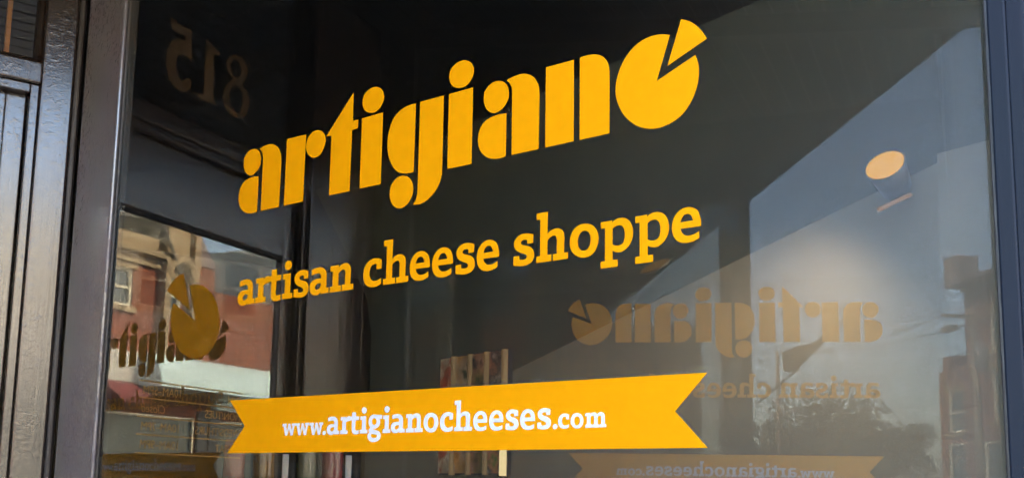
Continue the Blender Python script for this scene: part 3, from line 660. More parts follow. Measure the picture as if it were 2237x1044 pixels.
# the street front of the shop
front = empty('shop_building', FM, 'dark painted shopfront with recessed corner entrance and brick storey above', 'building')
box('beam', (-7.1, 5.1, -0.02, 0.16, HEAD, HEAD + 0.55), M['trim'], front, 0.006)
box('cornice', (-7.1, 5.1, -0.22, 0.16, HEAD + 0.551, HEAD + 0.75), M['trim'], front, 0.03)
box('wall', (-7.1, 5.1, 0.0, 10.0, HEAD + 0.751, HEAD + 4.6), M['brick_dull'], front)
box('pier', (-7.1, -6.6, 0.0, 0.2, 0.0, HEAD - 0.001), M['trim'], front)
box('pier', (-4.55, -4.45, 0.02, 0.14, 0.0, HEAD - 0.001), M['trim'], front)
box('pier', (4.6, 5.1, 0.0, 0.2, 0.0, HEAD - 0.001), M['trim'], front)
box('sill', (-6.6, -2.45, 0.0, 0.16, 0.0, 0.55), M['trim'], front, 0.004)
box('sill', (0.2, 4.6, 0.0, 0.16, 0.0, 0.55), M['trim'], front, 0.004)
pane('window_pane', -6.6, -4.55, 0.55, HEAD - 0.001, 0.06, M['glass_far'], front)
pane('window_pane', -4.45, -2.45, 0.55, HEAD - 0.001, 0.06, M['glass_far'], front)
pane('window_pane', 0.14, 4.6, 0.55, HEAD - 0.001, 0.06, M['glass_far'], front)

# ------------------------------------------------------------------ right-hand display window (the subject)
PM = frame(*P_FRAME)
pw = empty('display_window', PM, 'large shop window with yellow artigiano lettering and web address banner', 'window')
g = pane('glass_pane', -1.0742, 0.690, 0.62, HEAD - 0.07, 0.0, M['glass'], pw)
letter_window(g, 1.0, 0.0, 0.0)
box('stile_core', (-1.219, -1.13, 0.0025, 0.055, 0.0, HEAD - 0.001), M['soffit'], pw)
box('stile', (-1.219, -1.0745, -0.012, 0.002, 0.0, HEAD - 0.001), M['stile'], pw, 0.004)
box('glazing_bead', (-1.0744, -1.066, -0.006, -0.0008, 0.62, HEAD - 0.07), M['trim'], pw, 0.002)
box('stile', (0.6785, 0.6985, -0.012, 0.055, 0.0, HEAD - 0.001), M['blue_paint'], pw, 0.0025)
box('glazing_bead', (0.6735, 0.6784, -0.006, -0.0008, 0.62, HEAD - 0.07), M['trim'], pw, 0.0015)
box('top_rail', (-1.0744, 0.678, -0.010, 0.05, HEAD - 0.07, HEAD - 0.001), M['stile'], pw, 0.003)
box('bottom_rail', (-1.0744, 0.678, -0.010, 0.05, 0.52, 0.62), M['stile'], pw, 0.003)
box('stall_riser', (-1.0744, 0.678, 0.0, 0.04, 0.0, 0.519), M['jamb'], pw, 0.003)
# rounded outer corner of the frame, then its narrow street face
prof = [(0.699, 0.05), (0.699, -0.0095)]
for k in range(0, 9):
    t = math.radians(-90 + k * 13.0)
    prof.append((0.7135 + 0.0125 * math.cos(t) * (1.0), 0.003 + 0.0125 * math.sin(t)))
prof += [(0.745, 0.05)]
prism('corner_bead', prof, 'z', 0.0, HEAD - 0.001, M['blue_paint'], pw)
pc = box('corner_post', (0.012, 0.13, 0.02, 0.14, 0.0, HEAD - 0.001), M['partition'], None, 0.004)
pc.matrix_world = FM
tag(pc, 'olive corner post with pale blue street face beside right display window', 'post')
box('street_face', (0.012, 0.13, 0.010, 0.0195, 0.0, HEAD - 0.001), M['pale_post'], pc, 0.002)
box('haze_facing', (0.008, 0.0118, 0.02, 0.16, 0.0, E + 0.40), M['painted_haze'], pc)  # carries the painted light haze on across the post

# ------------------------------------------------------------------ left-hand display window, seen only by reflection
QM = frame(*Q_FRAME)
qw = empty('display_window', QM, 'facing shop window with the same lettering, seen mirrored in the glass', 'window')
g = pane('glass_pane', -0.82, 1.02, 0.62, HEAD - 0.07, 0.0, M['glass_facing'], qw)
letter_window(g, 0.974, -0.472 + 0.974 * 0.655, -0.036)
box('stile', (1.0, 1.087, -0.012, 0.055, 0.0, HEAD - 0.001), M['frame_dark'], qw, 0.004)
box('stile', (-0.836, -0.803, -0.012, 0.055, 0.0, HEAD - 0.001), M['frame_dark'], qw, 0.004)
box('top_rail', (-0.803, 1.0, -0.010, 0.05, HEAD - 0.07, HEAD - 0.001), M['frame_dark'], qw, 0.003)
box('bottom_rail', (-0.803, 1.0, -0.010, 0.05, 0.52, 0.62), M['frame_dark'], qw, 0.003)
box('stall_riser', (-0.803, 1.0, 0.0, 0.04, 0.0, 0.519), M['jamb'], qw, 0.003)
pc = box('corner_post', (-2.45, -2.33, 0.02, 0.14, 0.0, HEAD - 0.001), M['blue_paint'], None, 0.004)
pc.matrix_world = FM
tag(pc, 'blue grey corner post at the far side of the entrance recess', 'post')

# ------------------------------------------------------------------ entrance
DM = frame(*D_FRAME)
df = empty('door_frame', DM, 'crazed dark grey door frame with number 815 transom window above the door', 'door frame')
box('jamb', (-0.088, -0.021, 0.0, 0.12, 0.0, HEAD - 0.001), M['jamb'], df, 0.005)
bm = bmesh.new()
add_tube(bm, [(-0.0105, 0.016, 0.0), (-0.0105, 0.016, HEAD - 0.001)], 0.0095, n=12)
add_box(bm, -0.0205, 0.0, 0.03, 0.11, 0.0, HEAD - 0.001)
link('corner_trim', finish(bm, 'corner_trim', False), M['trim'], df)
box('transom_bar', (-0.905, -0.0885, 0.0005, 0.11, E + 0.860, E + 0.908), M['jamb'], df, 0.004)
prism('transom_moulding', [(0.03, E + 0.9081), (0.052, E + 0.9081), (0.052, E + 0.932), (0.046, E + 0.93), (0.036, E + 0.92)], 'x', -0.90, -0.089, M['jamb'], df)
prism('transom_moulding', [(-0.0886, 0.03), (-0.0886, 0.052), (-0.100, 0.052), (-0.099, 0.046), (-0.094, 0.036)], 'z', E + 0.933, HEAD - 0.06, M['jamb'], df)
box('head_rail', (-0.905, -0.0885, 0.001, 0.11, HEAD - 0.06, HEAD - 0.001), M['jamb'], df, 0.004)
box('jamb', (-0.975, -0.9055, 0.0, 0.12, 0.0, HEAD - 0.001), M['jamb'], df, 0.005)
# stops against which the door shuts
box('door_stop', (-0.107, -0.0886, 0.012, 0.034, 0.0, E + 0.8595), M['jamb'], df, 0.003)
box('door_stop', (-0.9054, -0.887, 0.012, 0.034, 0.0, E + 0.8595), M['jamb'], df, 0.003)
box('door_stop', (-0.8865, -0.1075, 0.012, 0.034, E + 0.838, E + 0.8595), M['jamb'], df, 0.003)
tp = pane('transom_pane', -0.90, -0.09, E + 0.909, HEAD - 0.06, 0.053, M['glass_door'], df)
box('batten', (-0.150, -0.141, 0.10, 0.115, E + 0.93, HEAD - 0.07), M['orange_wood'], df)
for d in '815':
    link('numeral', outline_mesh('numeral', [pts_of(c) for c in DIGITS[d]], 0.0004), M['numeral'], tp,
         Matrix.Translation((0, 0.0524, E)))
for k in range(5):
    box('side_board', (-0.9755 - 0.0605 * (k + 1), -0.976 - 0.0605 * k, 0.004, 0.03, 0.0, HEAD - 0.001), M['jamb'], df, 0.004)

dr = empty('entrance_door', DM @ Matrix.Translation((0, 0.0, 0)), 'dark grey shop door with large glass pane and opening hours', 'door')
ZT = E + 0.855
box('stile', (-0.150, -0.1085, 0.037, 0.082, 0.02, ZT), M['jamb'], dr, 0.003)
box('stile', (-0.886, -0.826, 0.037, 0.082, 0.02, ZT), M['jamb'], dr, 0.003)
box('top_rail', (-0.8255, -0.1505, 0.0375, 0.0815, E + 0.652, ZT), M['jamb'], dr, 0.003)
box('bottom_rail', (-0.8255, -0.1505, 0.0375, 0.0815, 0.02, 0.55), M['jamb'], dr, 0.003)
prism('glazing_moulding', [(0.040, E + 0.6519), (0.0475, E + 0.6519), (0.0475, E + 0.640), (0.044, E + 0.643)], 'x', -0.8255, -0.1505, M['trim'], dr)
prism('glazing_moulding', [(-0.1505, 0.040), (-0.1505, 0.0475), (-0.158, 0.0475), (-0.156, 0.044)], 'z', 0.5505, E + 0.6355, M['trim'], dr)
prism('glazing_moulding', [(-0.8255, 0.040), (-0.8255, 0.0475), (-0.814, 0.0475), (-0.817, 0.044)], 'z', 0.5505, E + 0.6355, M['trim'], dr)
dp = pane('glass_pane', -0.8255, -0.1505, 0.5505, E + 0.6515, 0.048, M['glass_door'], dr)
h = link('handle', None or (lambda: (lambda bm: (add_tube(bm, [(-0.855, 0.037, 0.95), (-0.855, -0.02, 0.95), (-0.855, -0.03, 1.0), (-0.855, -0.03, 1.15), (-0.855, -0.02, 1.2), (-0.855, 0.037, 1.2)], 0.009, n=8), finish(bm, 'handle', True))[1])(bmesh.new()))(), M['dark'], dr)
kx = 1.457
for n_, mi in (('cheese_wheel', 8), ('cheese_wedge', 9)):
    link(n_, _logo_mesh[mi], M['gold'], dp, Matrix.Translation((-0.480, 0.0474, E + 0.4145)) @ Matrix.Diagonal((kx, 1, kx, 1)) @ Matrix.Translation((-0.246, 0, -0.552)))
for z in (0.245, 0.204, 0.1585, 0.116, 0.0715):
    box('hours_rule', (-0.692, -0.290, 0.0470, 0.0477, E + z - 0.0016, E + z + 0.0016), M['hours'], dp)
rows = [('SUN', '10AM\u20135PM', 0.2135), ('MON/TUES', 'Closed', 0.170), ('WEDS/THURS', '10AM\u20137PM', 0.126), ('FRI/SAT', '10AM\u20139PM', 0.083)]
for day, hrs, z in rows:
    link('hours_lettering', text_mesh('hours_lettering', day, 0.030), M['hours'], dp, Matrix.Translation((-0.685, 0.0475, E + z)))
    link('hours_lettering', text_mesh('hours_lettering', hrs, 0.030, align='RIGHT', shear=0.25 if hrs == 'Closed' else 0.0), M['hours'], dp, Matrix.Translation((-0.303, 0.0475, E + z)))

# ------------------------------------------------------------------ inside, behind the display window
WM = frame(-0.083, 2.6, 0.0, 127.5)         # x along the partition (towards the left of the photo), y away to the left-near side
part = empty('display_partition', WM, 'olive grey plaster partition behind the display window with sloping end', 'partition')
pr = [(-1.40, 0.03), (-1.40, E + 0.872), (0.80, E + 0.872), (0.56, E + 0.61), (0.47, E + 0.50), (0.44, E + 0.40), (0.44, 0.03)]
prism('panel', pr, 'y', -0.03, 0.03, M['partition'], part)
prism('haze_panel', [(-1.385, 0.04), (-1.385, E + 0.530), (-1.059, E + 0.456), (-0.382, E + 0.300), (0.10, E + 0.19), (0.44, E + 0.11), (0.44, 0.04)], 'y', 0.0302, 0.038, M['painted_haze'], part, 0.003)  # painted light: pale sheet shaped to the sloping edge of the haze
rk = empty('photo_board', WM @ Matrix.Translation((-0.064, 0.053, 0)), 'board of four narrow food photographs between pale pine battens', 'picture board')
tones = [[(0.496, 0.043, 0.012), (0.341, 0.087, 0.031), (0.496, 0.409, 0.279), (0.050, 0.019, 0.012)],
         [(0.279, 0.099, 0.019), (0.465, 0.223, 0.062), (0.434, 0.279, 0.174), (0.062, 0.062, 0.019)],
         [(0.037, 0.074, 0.012), (0.236, 0.149, 0.050), (0.372, 0.174, 0.099), (0.043, 0.031, 0.019)],
         [(0.050, 0.186, 0.012), (0.465, 0.174, 0.074), (0.074, 0.062, 0.050), (0.403, 0.322, 0.248)]]
box('backing', (-0.128, 0.134, -0.0145, -0.004, E + 0.030, E + 0.306), M['dark'], rk)
for k in range(4):
    x1 = 0.132 - k * 0.065
    o = box('photograph', (x1 - 0.050, x1, -0.0035, 0.002, E + 0.034, E + 0.302), food_mat('food_photo_%d' % k, k + 1, tones[k]), rk)
    if k < 3:
        box('batten', (x1 - 0.0625, x1 - 0.0525, -0.0035, 0.008, E + 0.030, E + 0.304), M['pine'], rk, 0.001)
    else:
        box('batten', (x1 - 0.0625, x1 - 0.0525, -0.0035, 0.008, E + 0.085, E + 0.304), M['pine'], rk, 0.001)
        box('strip_lamp', (x1 - 0.0630, x1 - 0.0520, -0.0035, 0.009, E + 0.028, E + 0.084), M['tube'], rk, 0.001)

def puck(name, loc, normal, r, material, label, depth=0.05):
    z = Vector(normal).normalized()
    rot = z.to_track_quat('Z', 'Y').to_matrix().to_4x4()
    t = empty(name, Matrix.Translation(loc) @ rot, label, 'spotlight')
    bm = bmesh.new()
    add_tube(bm, [(0, 0, -depth), (0, 0, -0.001)], r * 0.8, r * 1.03, n=28)
    link('housing', finish(bm, 'housing', True), M['lamp_shade'], t)
    bm = bmesh.new()
    bmesh.ops.create_circle(bm, cap_ends=True, radius=r, segments=36)
    link('reflector', finish(bm, 'reflector'), material, t)
    return t

SPOT_N = (-0.554, -0.644, 0.527)
SA, SB = (0.540, 1.6, 0.417 + E), (0.590, 1.6, 0.442 + E)
SPOT2, LAMP_IMAGE_N = (0.2155, 1.65, 0.338 + E), (-0.45, -0.34, 0.83)
BEAM_FROM, BEAM_AT = (0.3958, 1.5982, 2.0127), (0.367, 1.8492, 1.5813)
puck('spotlight', (0.553, 1.6, 0.4866 + E), SPOT_N, 0.029, M['lamp_warm'], 'small round warm spotlight glowing near the top right of the display')
_sl = [o for o in COL.objects if o.name == 'spotlight'][0]
bm = bmesh.new()
add_tube(bm, [SA, SB], 0.0035, n=6)
_st = link('rim', finish(bm, 'rim', True), M['lamp_rim'])
_st.parent = _sl
_st.matrix_parent_inverse = _sl.matrix_world.inverted()
_ld = bpy.data.lights.new('added_haze_light', 'SPOT')  # added light, set apart from the lamp disc, brightening the painted haze
_ld.energy = 0.5
_ld.color = (1.0, 0.84, 0.64)
_ld.spot_size = math.radians(130)
_ld.spot_blend = 1.0
_ld.shadow_soft_size = 0.01
_lo = bpy.data.objects.new('added_haze_light', _ld)
COL.objects.link(_lo)
_from, _at = Vector(BEAM_FROM), Vector(BEAM_AT)
_lo.location = _from
_lo.rotation_euler = (_from - _at).to_track_quat('Z', 'Y').to_euler()
puck('spotlight', SPOT2, LAMP_IMAGE_N, 0.024, M['lamp_image'], 'dim glowing disc for the reflected spotlight under the end of the word shoppe', 0.004)  # faint reflection of the lamp, put in as a glowing disc

# shelf with jars in the gloom left of the partition
SM = frame(-0.56, 3.25, 0.0, 10.0)
sh = empty('shelf_unit', SM, 'dark open shelf unit with grey uprights left of the partition', 'shelf')
for z in (0.85, 1.20, 1.55):
    box('shelf_board', (-0.30, 0.30, 0.0, 0.22, z, z + 0.018), M['interior'], sh, 0.002)
for x in (-0.09, 0.09, 0.31):
    box('upright', (x - 0.009, x + 0.009, -0.012, 0.0, 0.02, 1.64), M['steel'], sh, 0.002)
box('back_panel', (-0.30, 0.30, 0.221, 0.23, 0.02, 1.62), M['soffit'], sh)
_jar = None
for k, (x, h, col, lab) in enumerate(((-0.24, 0.13, (0.55, 0.06, 0.03), 'red jar at the left end of the dark shelf'),
                                      (-0.155, 0.10, (0.60, 0.30, 0.06), 'short amber jar next to the red jar on the shelf'),
                                      (-0.03, 0.15, (0.10, 0.14, 0.05), 'tall green jar in the middle bay of the shelf'),
                                      (0.045, 0.11, (0.45, 0.05, 0.05), 'small crimson jar beside the tall green jar'),
                                      (0.16, 0.13, (0.55, 0.48, 0.30), 'cream coloured jar in the right bay of the shelf'),
                                      (0.245, 0.12, (0.50, 0.33, 0.05), 'mustard jar at the right end of the shelf'))):
    j = empty('jar', SM @ Matrix.Translation((x, 0.08, 1.569)), lab, 'jar', 'jars on the dark shelf')
    bm = bmesh.new()
    add_tube(bm, [(0, 0, 0), (0, 0, 0.008), (0, 0, h * 0.75), (0, 0, h * 0.86)], 0.034, 0.031, 16)
    link('body', finish(bm, 'body', True), plain('jar_colour_%d' % k, [q * 0.25 for q in col], 0.25, 0.15, 25), j)
    bm = bmesh.new()
    add_tube(bm, [(0, 0, h * 0.861), (0, 0, h)], 0.033, 0.033, 16)
    link('lid', finish(bm, 'lid', True), M['dark'], j)

# ------------------------------------------------------------------ the street outside
def wall_with_openings(bm, x0, x1, z0, z1, y0, y1, openings):
    xs = sorted({x0, x1, *[o[0] for o in openings], *[o[1] for o in openings]})
    zs = sorted({z0, z1, *[o[2] for o in openings], *[o[3] for o in openings]})
    for a, b in zip(xs, xs[1:]):
        for c, d in zip(zs, zs[1:]):
            mx, mz = (a + b) / 2, (c + d) / 2
            if any(o[0] < mx < o[1] and o[2] < mz < o[3] for o in openings):
                continue
            add_box(bm, a, b, y0, y1, c, d)

def house(x0, x1, height, wall, label, windows, cornice=None, cornice_z=None, fascia=None, fascia_z=(4.37, 5.15), shop=True, depth=9.0, y=ROW_Y, frame_mat='cream', roof_over=0.35):
    """A house of the opposite row: x along the street, its front at y facing the shop."""
    t = empty('brick_house' if 'brick' in wall else 'town_house', FM @ Matrix.Translation((0, y, 0)), label, 'house')
    ops = list(windows)
    if shop:
        ops.append((x0 + 0.5, x1 - 0.5, 0.6, 3.6))
    bm = bmesh.new()
    wall_with_openings(bm, x0, x1, 0.0, height, -0.3, 0.0, ops)
    link('wall', finish(bm, 'wall'), M[wall], t)
    box('body', (x0, x1, -depth, -0.35, 0.0, height - 0.3), M['interior'], t)
    for sx in (x0, x1 - 0.25):
        box('side_wall', (sx, sx + 0.25, -depth, -0.301, 0.0, height), M[wall], t)
    for (a, b, c, d) in ops:
        bm = bmesh.new()
        w = 0.09
        add_box(bm, a, a + w, -0.16, -0.04, c, d)
        add_box(bm, b - w, b, -0.16, -0.04, c, d)
        add_box(bm, a + w, b - w, -0.16, -0.04, c, c + w)
        add_box(bm, a + w, b - w, -0.16, -0.04, d - w, d)
        if d - c < 2.4:
            add_box(bm, a + w, b - w, -0.15, -0.06, (c + d) / 2 - 0.04, (c + d) / 2 + 0.04)
        fr = link('window', finish(bm, 'window'), M[frame_mat], t)
        pane_me = bmesh.new()
        add_box(pane_me, a + w, b - w, -0.13, -0.12, c + w, d - w)
        link('pane', finish(pane_me, 'pane'), M['pane_dark'], fr)
        if d - c < 2.4:
            box('sill', (a - 0.12, b + 0.12, -0.04, 0.12, c - 0.16, c - 0.001), M['stone'], t)
            box('lintel', (a - 0.12, b + 0.12, -0.02, 0.06, d + 0.001, d + 0.24), M['stone'], t)
    if cornice:
        z = cornice_z or height - 0.7
        bm = bmesh.new()
        add_box(bm, x0 - 0.05, x1 + 0.05, -0.02, 0.16, z, z + 0.28)
        add_box(bm, x0 - 0.15, x1 + 0.15, -0.02, 0.30, z + 0.281, z + 0.45)
        add_box(bm, x0 - 0.3, x1 + 0.3, -0.02, 0.30 + roof_over * 0.5, z + 0.451, z + 0.6)
        n = int((x1 - x0) / 0.45)
        for k in range(n):
            cx = x0 + (k + 0.5) * (x1 - x0) / n
            add_box(bm, cx - 0.09, cx + 0.09, 0.161, 0.28, z + 0.02, z + 0.279)
        link('cornice', finish(bm, 'cornice'), M[cornice], t)
    if fascia:
        box('shop_fascia', (x0 + 0.1, x1 - 0.1, 0.001, 0.22, fascia_z[0], fascia_z[1]), M[fascia], t, 0.02)
    return t

M['pane_dark'] = plain('dark_window_pane', (0.05, 0.07, 0.08), 0.08, 0.2, 1)
M['pane_blue'] = plain('pale_blind', (0.30, 0.42, 0.44), 0.5, 0.15, 1)

# opposite the entrance: the house that shows in the door glass
b = house(-26.9, -20.6, 8.45, 'brick_red', 'red brick house with tan stone upper band, white sign board and arched centre bay',
          [(-23.32, -22.39, 6.66, 7.8), (-21.8, -21.0, 6.66, 7.8), (-25.42, -24.70, 6.75, 7.85)], None, None, 'whitewall', (4.45, 5.35))
box('frieze', (-24.36, -20.6, 0.001, 0.05, 8.02, 8.9), M['stone'], b, 0.01)
box('cornice', (-24.36, -20.5, 0.0501, 0.32, 8.28, 8.52), M['stone'], b, 0.04)
box('string_course', (-24.36, -20.6, 0.0501, 0.14, 7.98, 8.10), M['stone'], b, 0.02)
box('pilaster', (-24.62, -24.36, 0.0, 0.3, 5.4, 9.8), M['stone'], b, 0.02)
box('pilaster', (-25.86, -25.60, 0.0, 0.3, 5.4, 9.8), M['stone'], b, 0.02)
bm = bmesh.new()
for k in range(13):
    a0, a1 = math.pi * k / 13, math.pi * (k + 0.94) / 13
    add_prism(bm, [(-25.06 + r_ * math.cos(t_), 7.9 + r_ * math.sin(t_)) for r_, t_ in ((0.42, a0), (0.66, a0), (0.66, a1), (0.42, a1))], 'y', 0.001, 0.34)
link('stone_arch', finish(bm, 'stone_arch'), M['stone'], b)
prism('gable', [(-26.9, 8.4501), (-25.8, 8.4501), (-25.8, 9.75)], 'y', -3.0, 0.06, M['slate'], b)
box('tower', (-25.80, -24.42, -2.0, 0.12, 8.4502, 10.0), M['stone'], b)
tube('finial', [(-22.9, -0.1, 8.95), (-22.9, -0.1, 9.55)], 0.03, 0.02, M['dark'], b, 6)
tube('flagpole', [(-25.2, 0.1, 8.05), (-22.4, 1.3, 9.9)], 0.06, 0.05, M['steel'], b, 8)
prism('awning', [(0.221, 4.44), (1.0, 3.95), (1.0, 3.8), (0.221, 3.8)], 'x', -23.4, -22.1, M['awning'], b)
BARREL = [(0.24, 4.30)] + [(0.24 + 0.85 * math.sin(t), 4.35 + 1.05 * math.cos(t)) for t in [math.radians(90 - 9 * k) for k in range(11)]]
prism('metal_awning', BARREL, 'x', -26.85, -23.6, M['aqua'], b)
c_ = house(-31.0, -26.95, 7.75, 'brick_red', 'lower dark red brick house between the arched house and the cream house',
           [], None, None, 'aqua', (3.9, 4.5))
d_ = house(-38.0, -31.05, 8.6, 'brick_red', 'red brick house with cream pilasters and aqua fascia', [(-33.4, -32.4, 5.4, 7.1), (-36.4, -35.4, 5.4, 7.1)], 'cream', 7.9, 'aqua')
prism('metal_awning', BARREL, 'x', -30.9, -26.9, M['aqua'], c_)
box('party_wall', (-30.75, -30.15, -6.0, 0.3, 0.0, 9.9), M['cream'], c_, 0.03)
for _b, _x0, _x1 in ((b, -26.88, -20.62), (c_, -30.1, -26.97)):
    box('shopfront_panel', (_x0, _x0 + 0.46, 0.001, 0.08, 0.0, 3.79), M['dark'], _b)
    box('shopfront_panel', (_x1 - 0.46, _x1, 0.001, 0.08, 0.0, 3.79), M['dark'], _b)
for x in (-31.5, -34.0, -37.9):
    box('pilaster', (x, x + 0.38, 0.001, 0.28, 0.0, 7.89), M['cream'], d_, 0.02)
house(-20.55, -12.0, 9.0, 'brick_buff', 'buff brick house left of the arched house', [(-19.6 + k * 1.8, -18.6 + k * 1.8, 5.9, 7.7) for k in range(4)], 'stone', 8.2, 'aqua')
house(-11.95, -5.0, 8.0, 'brick_red', 'red brick corner house with cream windows and green fascia', [(-11.2 + k * 1.7, -10.3 + k * 1.7, 5.4, 7.0) for k in range(4)], 'cream', 7.3, 'aqua')
house(-4.95, 1.5, 9.2, 'brick_buff', 'tall buff brick house in the middle of the row', [(-4.3 + k * 1.6, -3.3 + k * 1.6, 5.7, 7.6) for k in range(4)], 'stone', 8.5, 'whitewall')
house(1.55, 11.0, 7.6, 'cream', 'long pale stone building facing the entrance', [(2.4 + k * 2.0, 3.4 + k * 2.0, 5.5, 6.9) for k in range(4)], 'cream', 7.0, 'whitewall', (3.7, 5.4))
house(11.05, 19.0, 8.8, 'brick_buff', 'wide buff brick house beyond the pale building', [(11.8 + k * 1.9, 12.8 + k * 1.9, 5.7, 7.5) for k in range(4)], 'stone', 8.0, 'whitewall')
house(19.05, 29.4, 8.2, 'brick_red', 'red brick house with a row of five upper windows', [(19.8 + k * 1.9, 20.8 + k * 1.9, 5.3, 7.0) for k in range(5)], 'stone', 7.4, 'whitewall')
a_ = house(29.45, 34.5, 9.3, 'brick_dull', 'tall dull brick end house with heavy bracketed cornice', [(30.2, 31.2, 6.9, 8.4), (32.2, 33.2, 6.9, 8.4), (30.2, 31.2, 4.3, 6.1), (32.2, 33.2, 4.3, 6.1)], 'slate', 9.0, None, roof_over=1.2)
box('end_pilaster', (34.501, 34.75, -0.5, 0.1, 0.0, 9.0), M['brick_dull'], a_)
box('finial', (34.4, 35.3, -0.4, 0.6, 9.62, 10.75), M['slate'], a_, 0.1)
box('string_course', (29.45, 34.55, 0.001, 0.12, 6.2, 6.45), M['stone'], a_)
house(34.8, 37.2, 6.5, 'brick_dull', 'low brick annex with chimney at the end of the row', [(35.3, 36.5, 4.0, 5.6)], None, shop=True)
box('chimney', (36.5, 37.2, -1.2, -0.2, 6.5, 7.1), M['brick_dull'], a_)
house(-54.0, -38.05, 8.6, 'brick_buff', 'long buff brick house at the far left of the row', [(-53.4 + k * 2.1, -52.4 + k * 2.1, 5.4, 7.1) for k in range(7)], 'stone', 7.8, 'whitewall')
# the shop's own neighbours
TURN = FM @ Matrix.Translation((0, 0.3, 0)) @ Matrix.Rotation(math.pi, 4, 'Z')
house(-14.0, -5.2, 7.5, 'brick_dull', 'brick neighbour on the right of the cheese shop', [(-13.0 + k * 2.1, -12.0 + k * 2.1, 4.9, 6.4) for k in range(4)], 'stone', 6.8, 'cream', (3.8, 4.4)).matrix_world = TURN
house(7.2, 18.0, 7.5, 'brick_dull', 'brick neighbour on the left of the cheese shop', [(8.0 + k * 2.1, 9.0 + k * 2.1, 4.9, 6.4) for k in range(4)], 'stone', 6.8, 'cream', (3.8, 4.4)).matrix_world = TURN

# utility pole with street lamp, wires
up_ = empty('utility_pole', FM @ Matrix.Translation((28.6, -16.9, 0)), 'tall timber utility pole with a cobra street lamp on its arm', 'utility pole')
tube('pole', [(0, 0, 0), (0.05, 0, 7.7)], 0.17, 0.12, M['wood_pole'], up_, 12)
tube('lamp_arm', [(0.0, 0.05, 6.9), (0.6, 0.0, 7.15), (1.3, 0.0, 7.2)], 0.035, 0.03, M['steel'], up_, 8)
bm = bmesh.new()
add_prism(bm, [(1.2, 7.24), (1.5, 7.34), (2.0, 7.28), (2.15, 7.17), (1.95, 7.08), (1.35, 7.10)], 'y', -0.14, 0.14)
bmesh.ops.bevel(bm, geom=bm.edges[:], offset=0.03, segments=2, affect='EDGES')
link('lamp_head', finish(bm, 'lamp_head'), M['steel'], up_)
box('crossarm', (-0.06, 0.06, -1.1, 1.1, 7.3, 7.42), M['wood_pole'], up_, 0.01)
tube('transformer', [(-0.32, 0, 5.6), (-0.32, 0, 6.4)], 0.2, 0.2, M['steel'], up_, 14)
p2 = empty('utility_pole', FM @ Matrix.Translation((46.0, -16.4, 0)), 'slim far pole at the end of the street with a small lamp', 'utility pole')
tube('pole', [(0, 0, 0), (0, 0, 8.3)], 0.11, 0.08, M['wood_pole'], p2, 8)
tube('lamp_arm', [(0, 0, 5.2), (-1.8, 0, 5.35)], 0.05, 0.04, M['steel'], p2, 6)
box('lamp_head', (-2.5, -1.7, -0.13, 0.13, 5.25, 5.4), M['steel'], p2, 0.03)
for k, (yy, z0, z1) in enumerate(((-17.9, 7.42, 8.1), (-16.0, 7.42, 8.1), (-16.95, 6.3, 6.6))):
    pts = []
    for i in range(13):
        u = i / 12
        pts.append((28.65 + 17.4 * u, yy + (-16.4 - yy) * u, z0 + (z1 - z0) * u - 1.2 * u * (1 - u)))
    bm = bmesh.new()
    add_tube(bm, pts, 0.013, n=4)
    o = link('power_line', finish(bm, 'power_line'), M['dark'])
    o.matrix_world = FM
    tag(o, ['upper power line on the road side of the poles', 'upper power line on the pavement side of the poles', 'lower sagging telephone line between the poles'][k], 'power line')

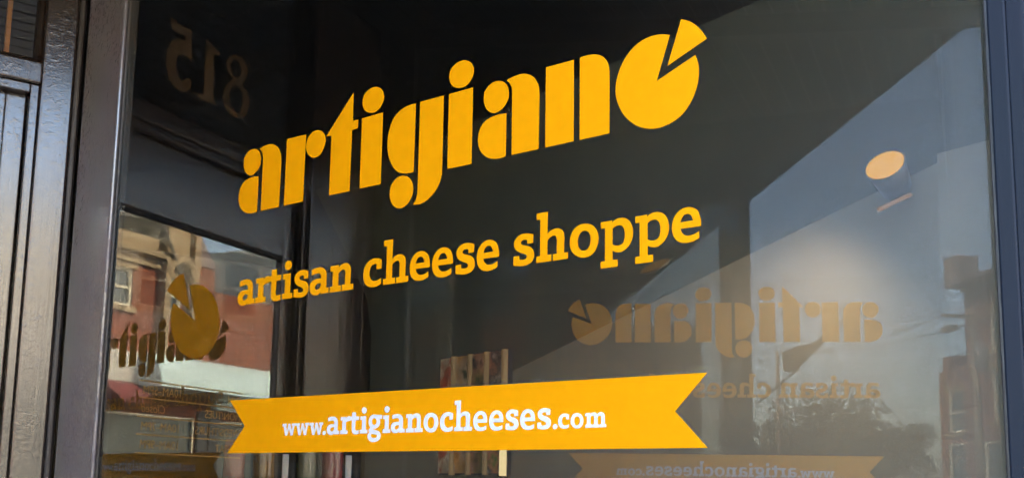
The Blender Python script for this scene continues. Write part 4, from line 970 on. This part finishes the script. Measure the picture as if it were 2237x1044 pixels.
# angular sign lamp on the outside of the corner post
gl = empty('wall_lamp', FM @ Matrix.Translation((0, 0, 0)), 'dark red angular sign lamp on a bent arm outside the corner post', 'wall lamp')
tube('arm', [(-0.02, 0.0, E + 0.44), (-0.045, -0.10, E + 0.53), (-0.07, -0.185, E + 0.605)], 0.006, 0.005, M['dark'], gl, 8)
prism('shade', [(-0.122, E + 0.699), (-0.135, E + 0.605), (-0.20, E + 0.600), (-0.215, E + 0.640), (-0.475, E + 0.885), (-0.465, E + 0.90), (-0.28, E + 0.745), (-0.20, E + 0.735)], 'x', -0.075, -0.045, M['shade'], gl, 0.003)

# trees at the end of the street
def tree(x, y, h, r, label, seed):
    rnd = random.Random(seed)
    t = empty('tree', FM @ Matrix.Translation((x, y, 0)), label, 'tree', 'trees at the end of the street')
    bm = bmesh.new()
    add_tube(bm, [(0, 0, 0), (0.1, 0.05, h * 0.35), (0.0, 0.0, h * 0.6)], 0.28, 0.14, 10)
    for k in range(6):
        a = k * 1.05 + rnd.random()
        add_tube(bm, [(0.05, 0, h * (0.32 + 0.04 * k)), (r * 0.55 * math.cos(a), r * 0.55 * math.sin(a), h * (0.5 + 0.06 * k))], 0.10, 0.03, 6)
    link('trunk', finish(bm, 'trunk', True), M['bark'], t)
    bm = bmesh.new()
    lumps = [(rnd.uniform(-0.7, 0.7) * r, rnd.uniform(-0.7, 0.7) * r, h * rnd.uniform(0.42, 0.88), r * rnd.uniform(0.25, 0.45)) for _ in range(20)]
    for _ in range(3800):
        cx, cy_, cz, cr = rnd.choice(lumps)
        d = Vector((rnd.gauss(0, 1), rnd.gauss(0, 1), rnd.gauss(0, 0.8))).normalized() * cr * rnd.random() ** 0.4
        c = Vector((cx, cy_, cz)) + d
        n = Vector((rnd.gauss(0, 1), rnd.gauss(0, 1), rnd.gauss(0, 1))).normalized()
        u = n.orthogonal().normalized()
        v = n.cross(u)
        s = rnd.uniform(0.09, 0.2)
        vs = [bm.verts.new(c + u * s * a + v * s * b * 0.7) for a, b in ((-1, 0), (0, -1), (1, 0), (0, 1))]
        bm.faces.new(vs)
    link('crown', finish(bm, 'crown'), M['leaf'], t)
tree(62.0, -25.0, 8.2, 3.6, 'broad dark tree in the middle of the group at the street end', 1)
tree(64.5, -22.0, 6.6, 3.0, 'shorter tree on the left of the group at the street end', 2)
tree(60.0, -28.5, 6.0, 2.8, 'low round tree on the right of the group at the street end', 3)
tree(70.0, -29.5, 7.4, 3.0, 'tree standing behind the low round one at the street end', 4)
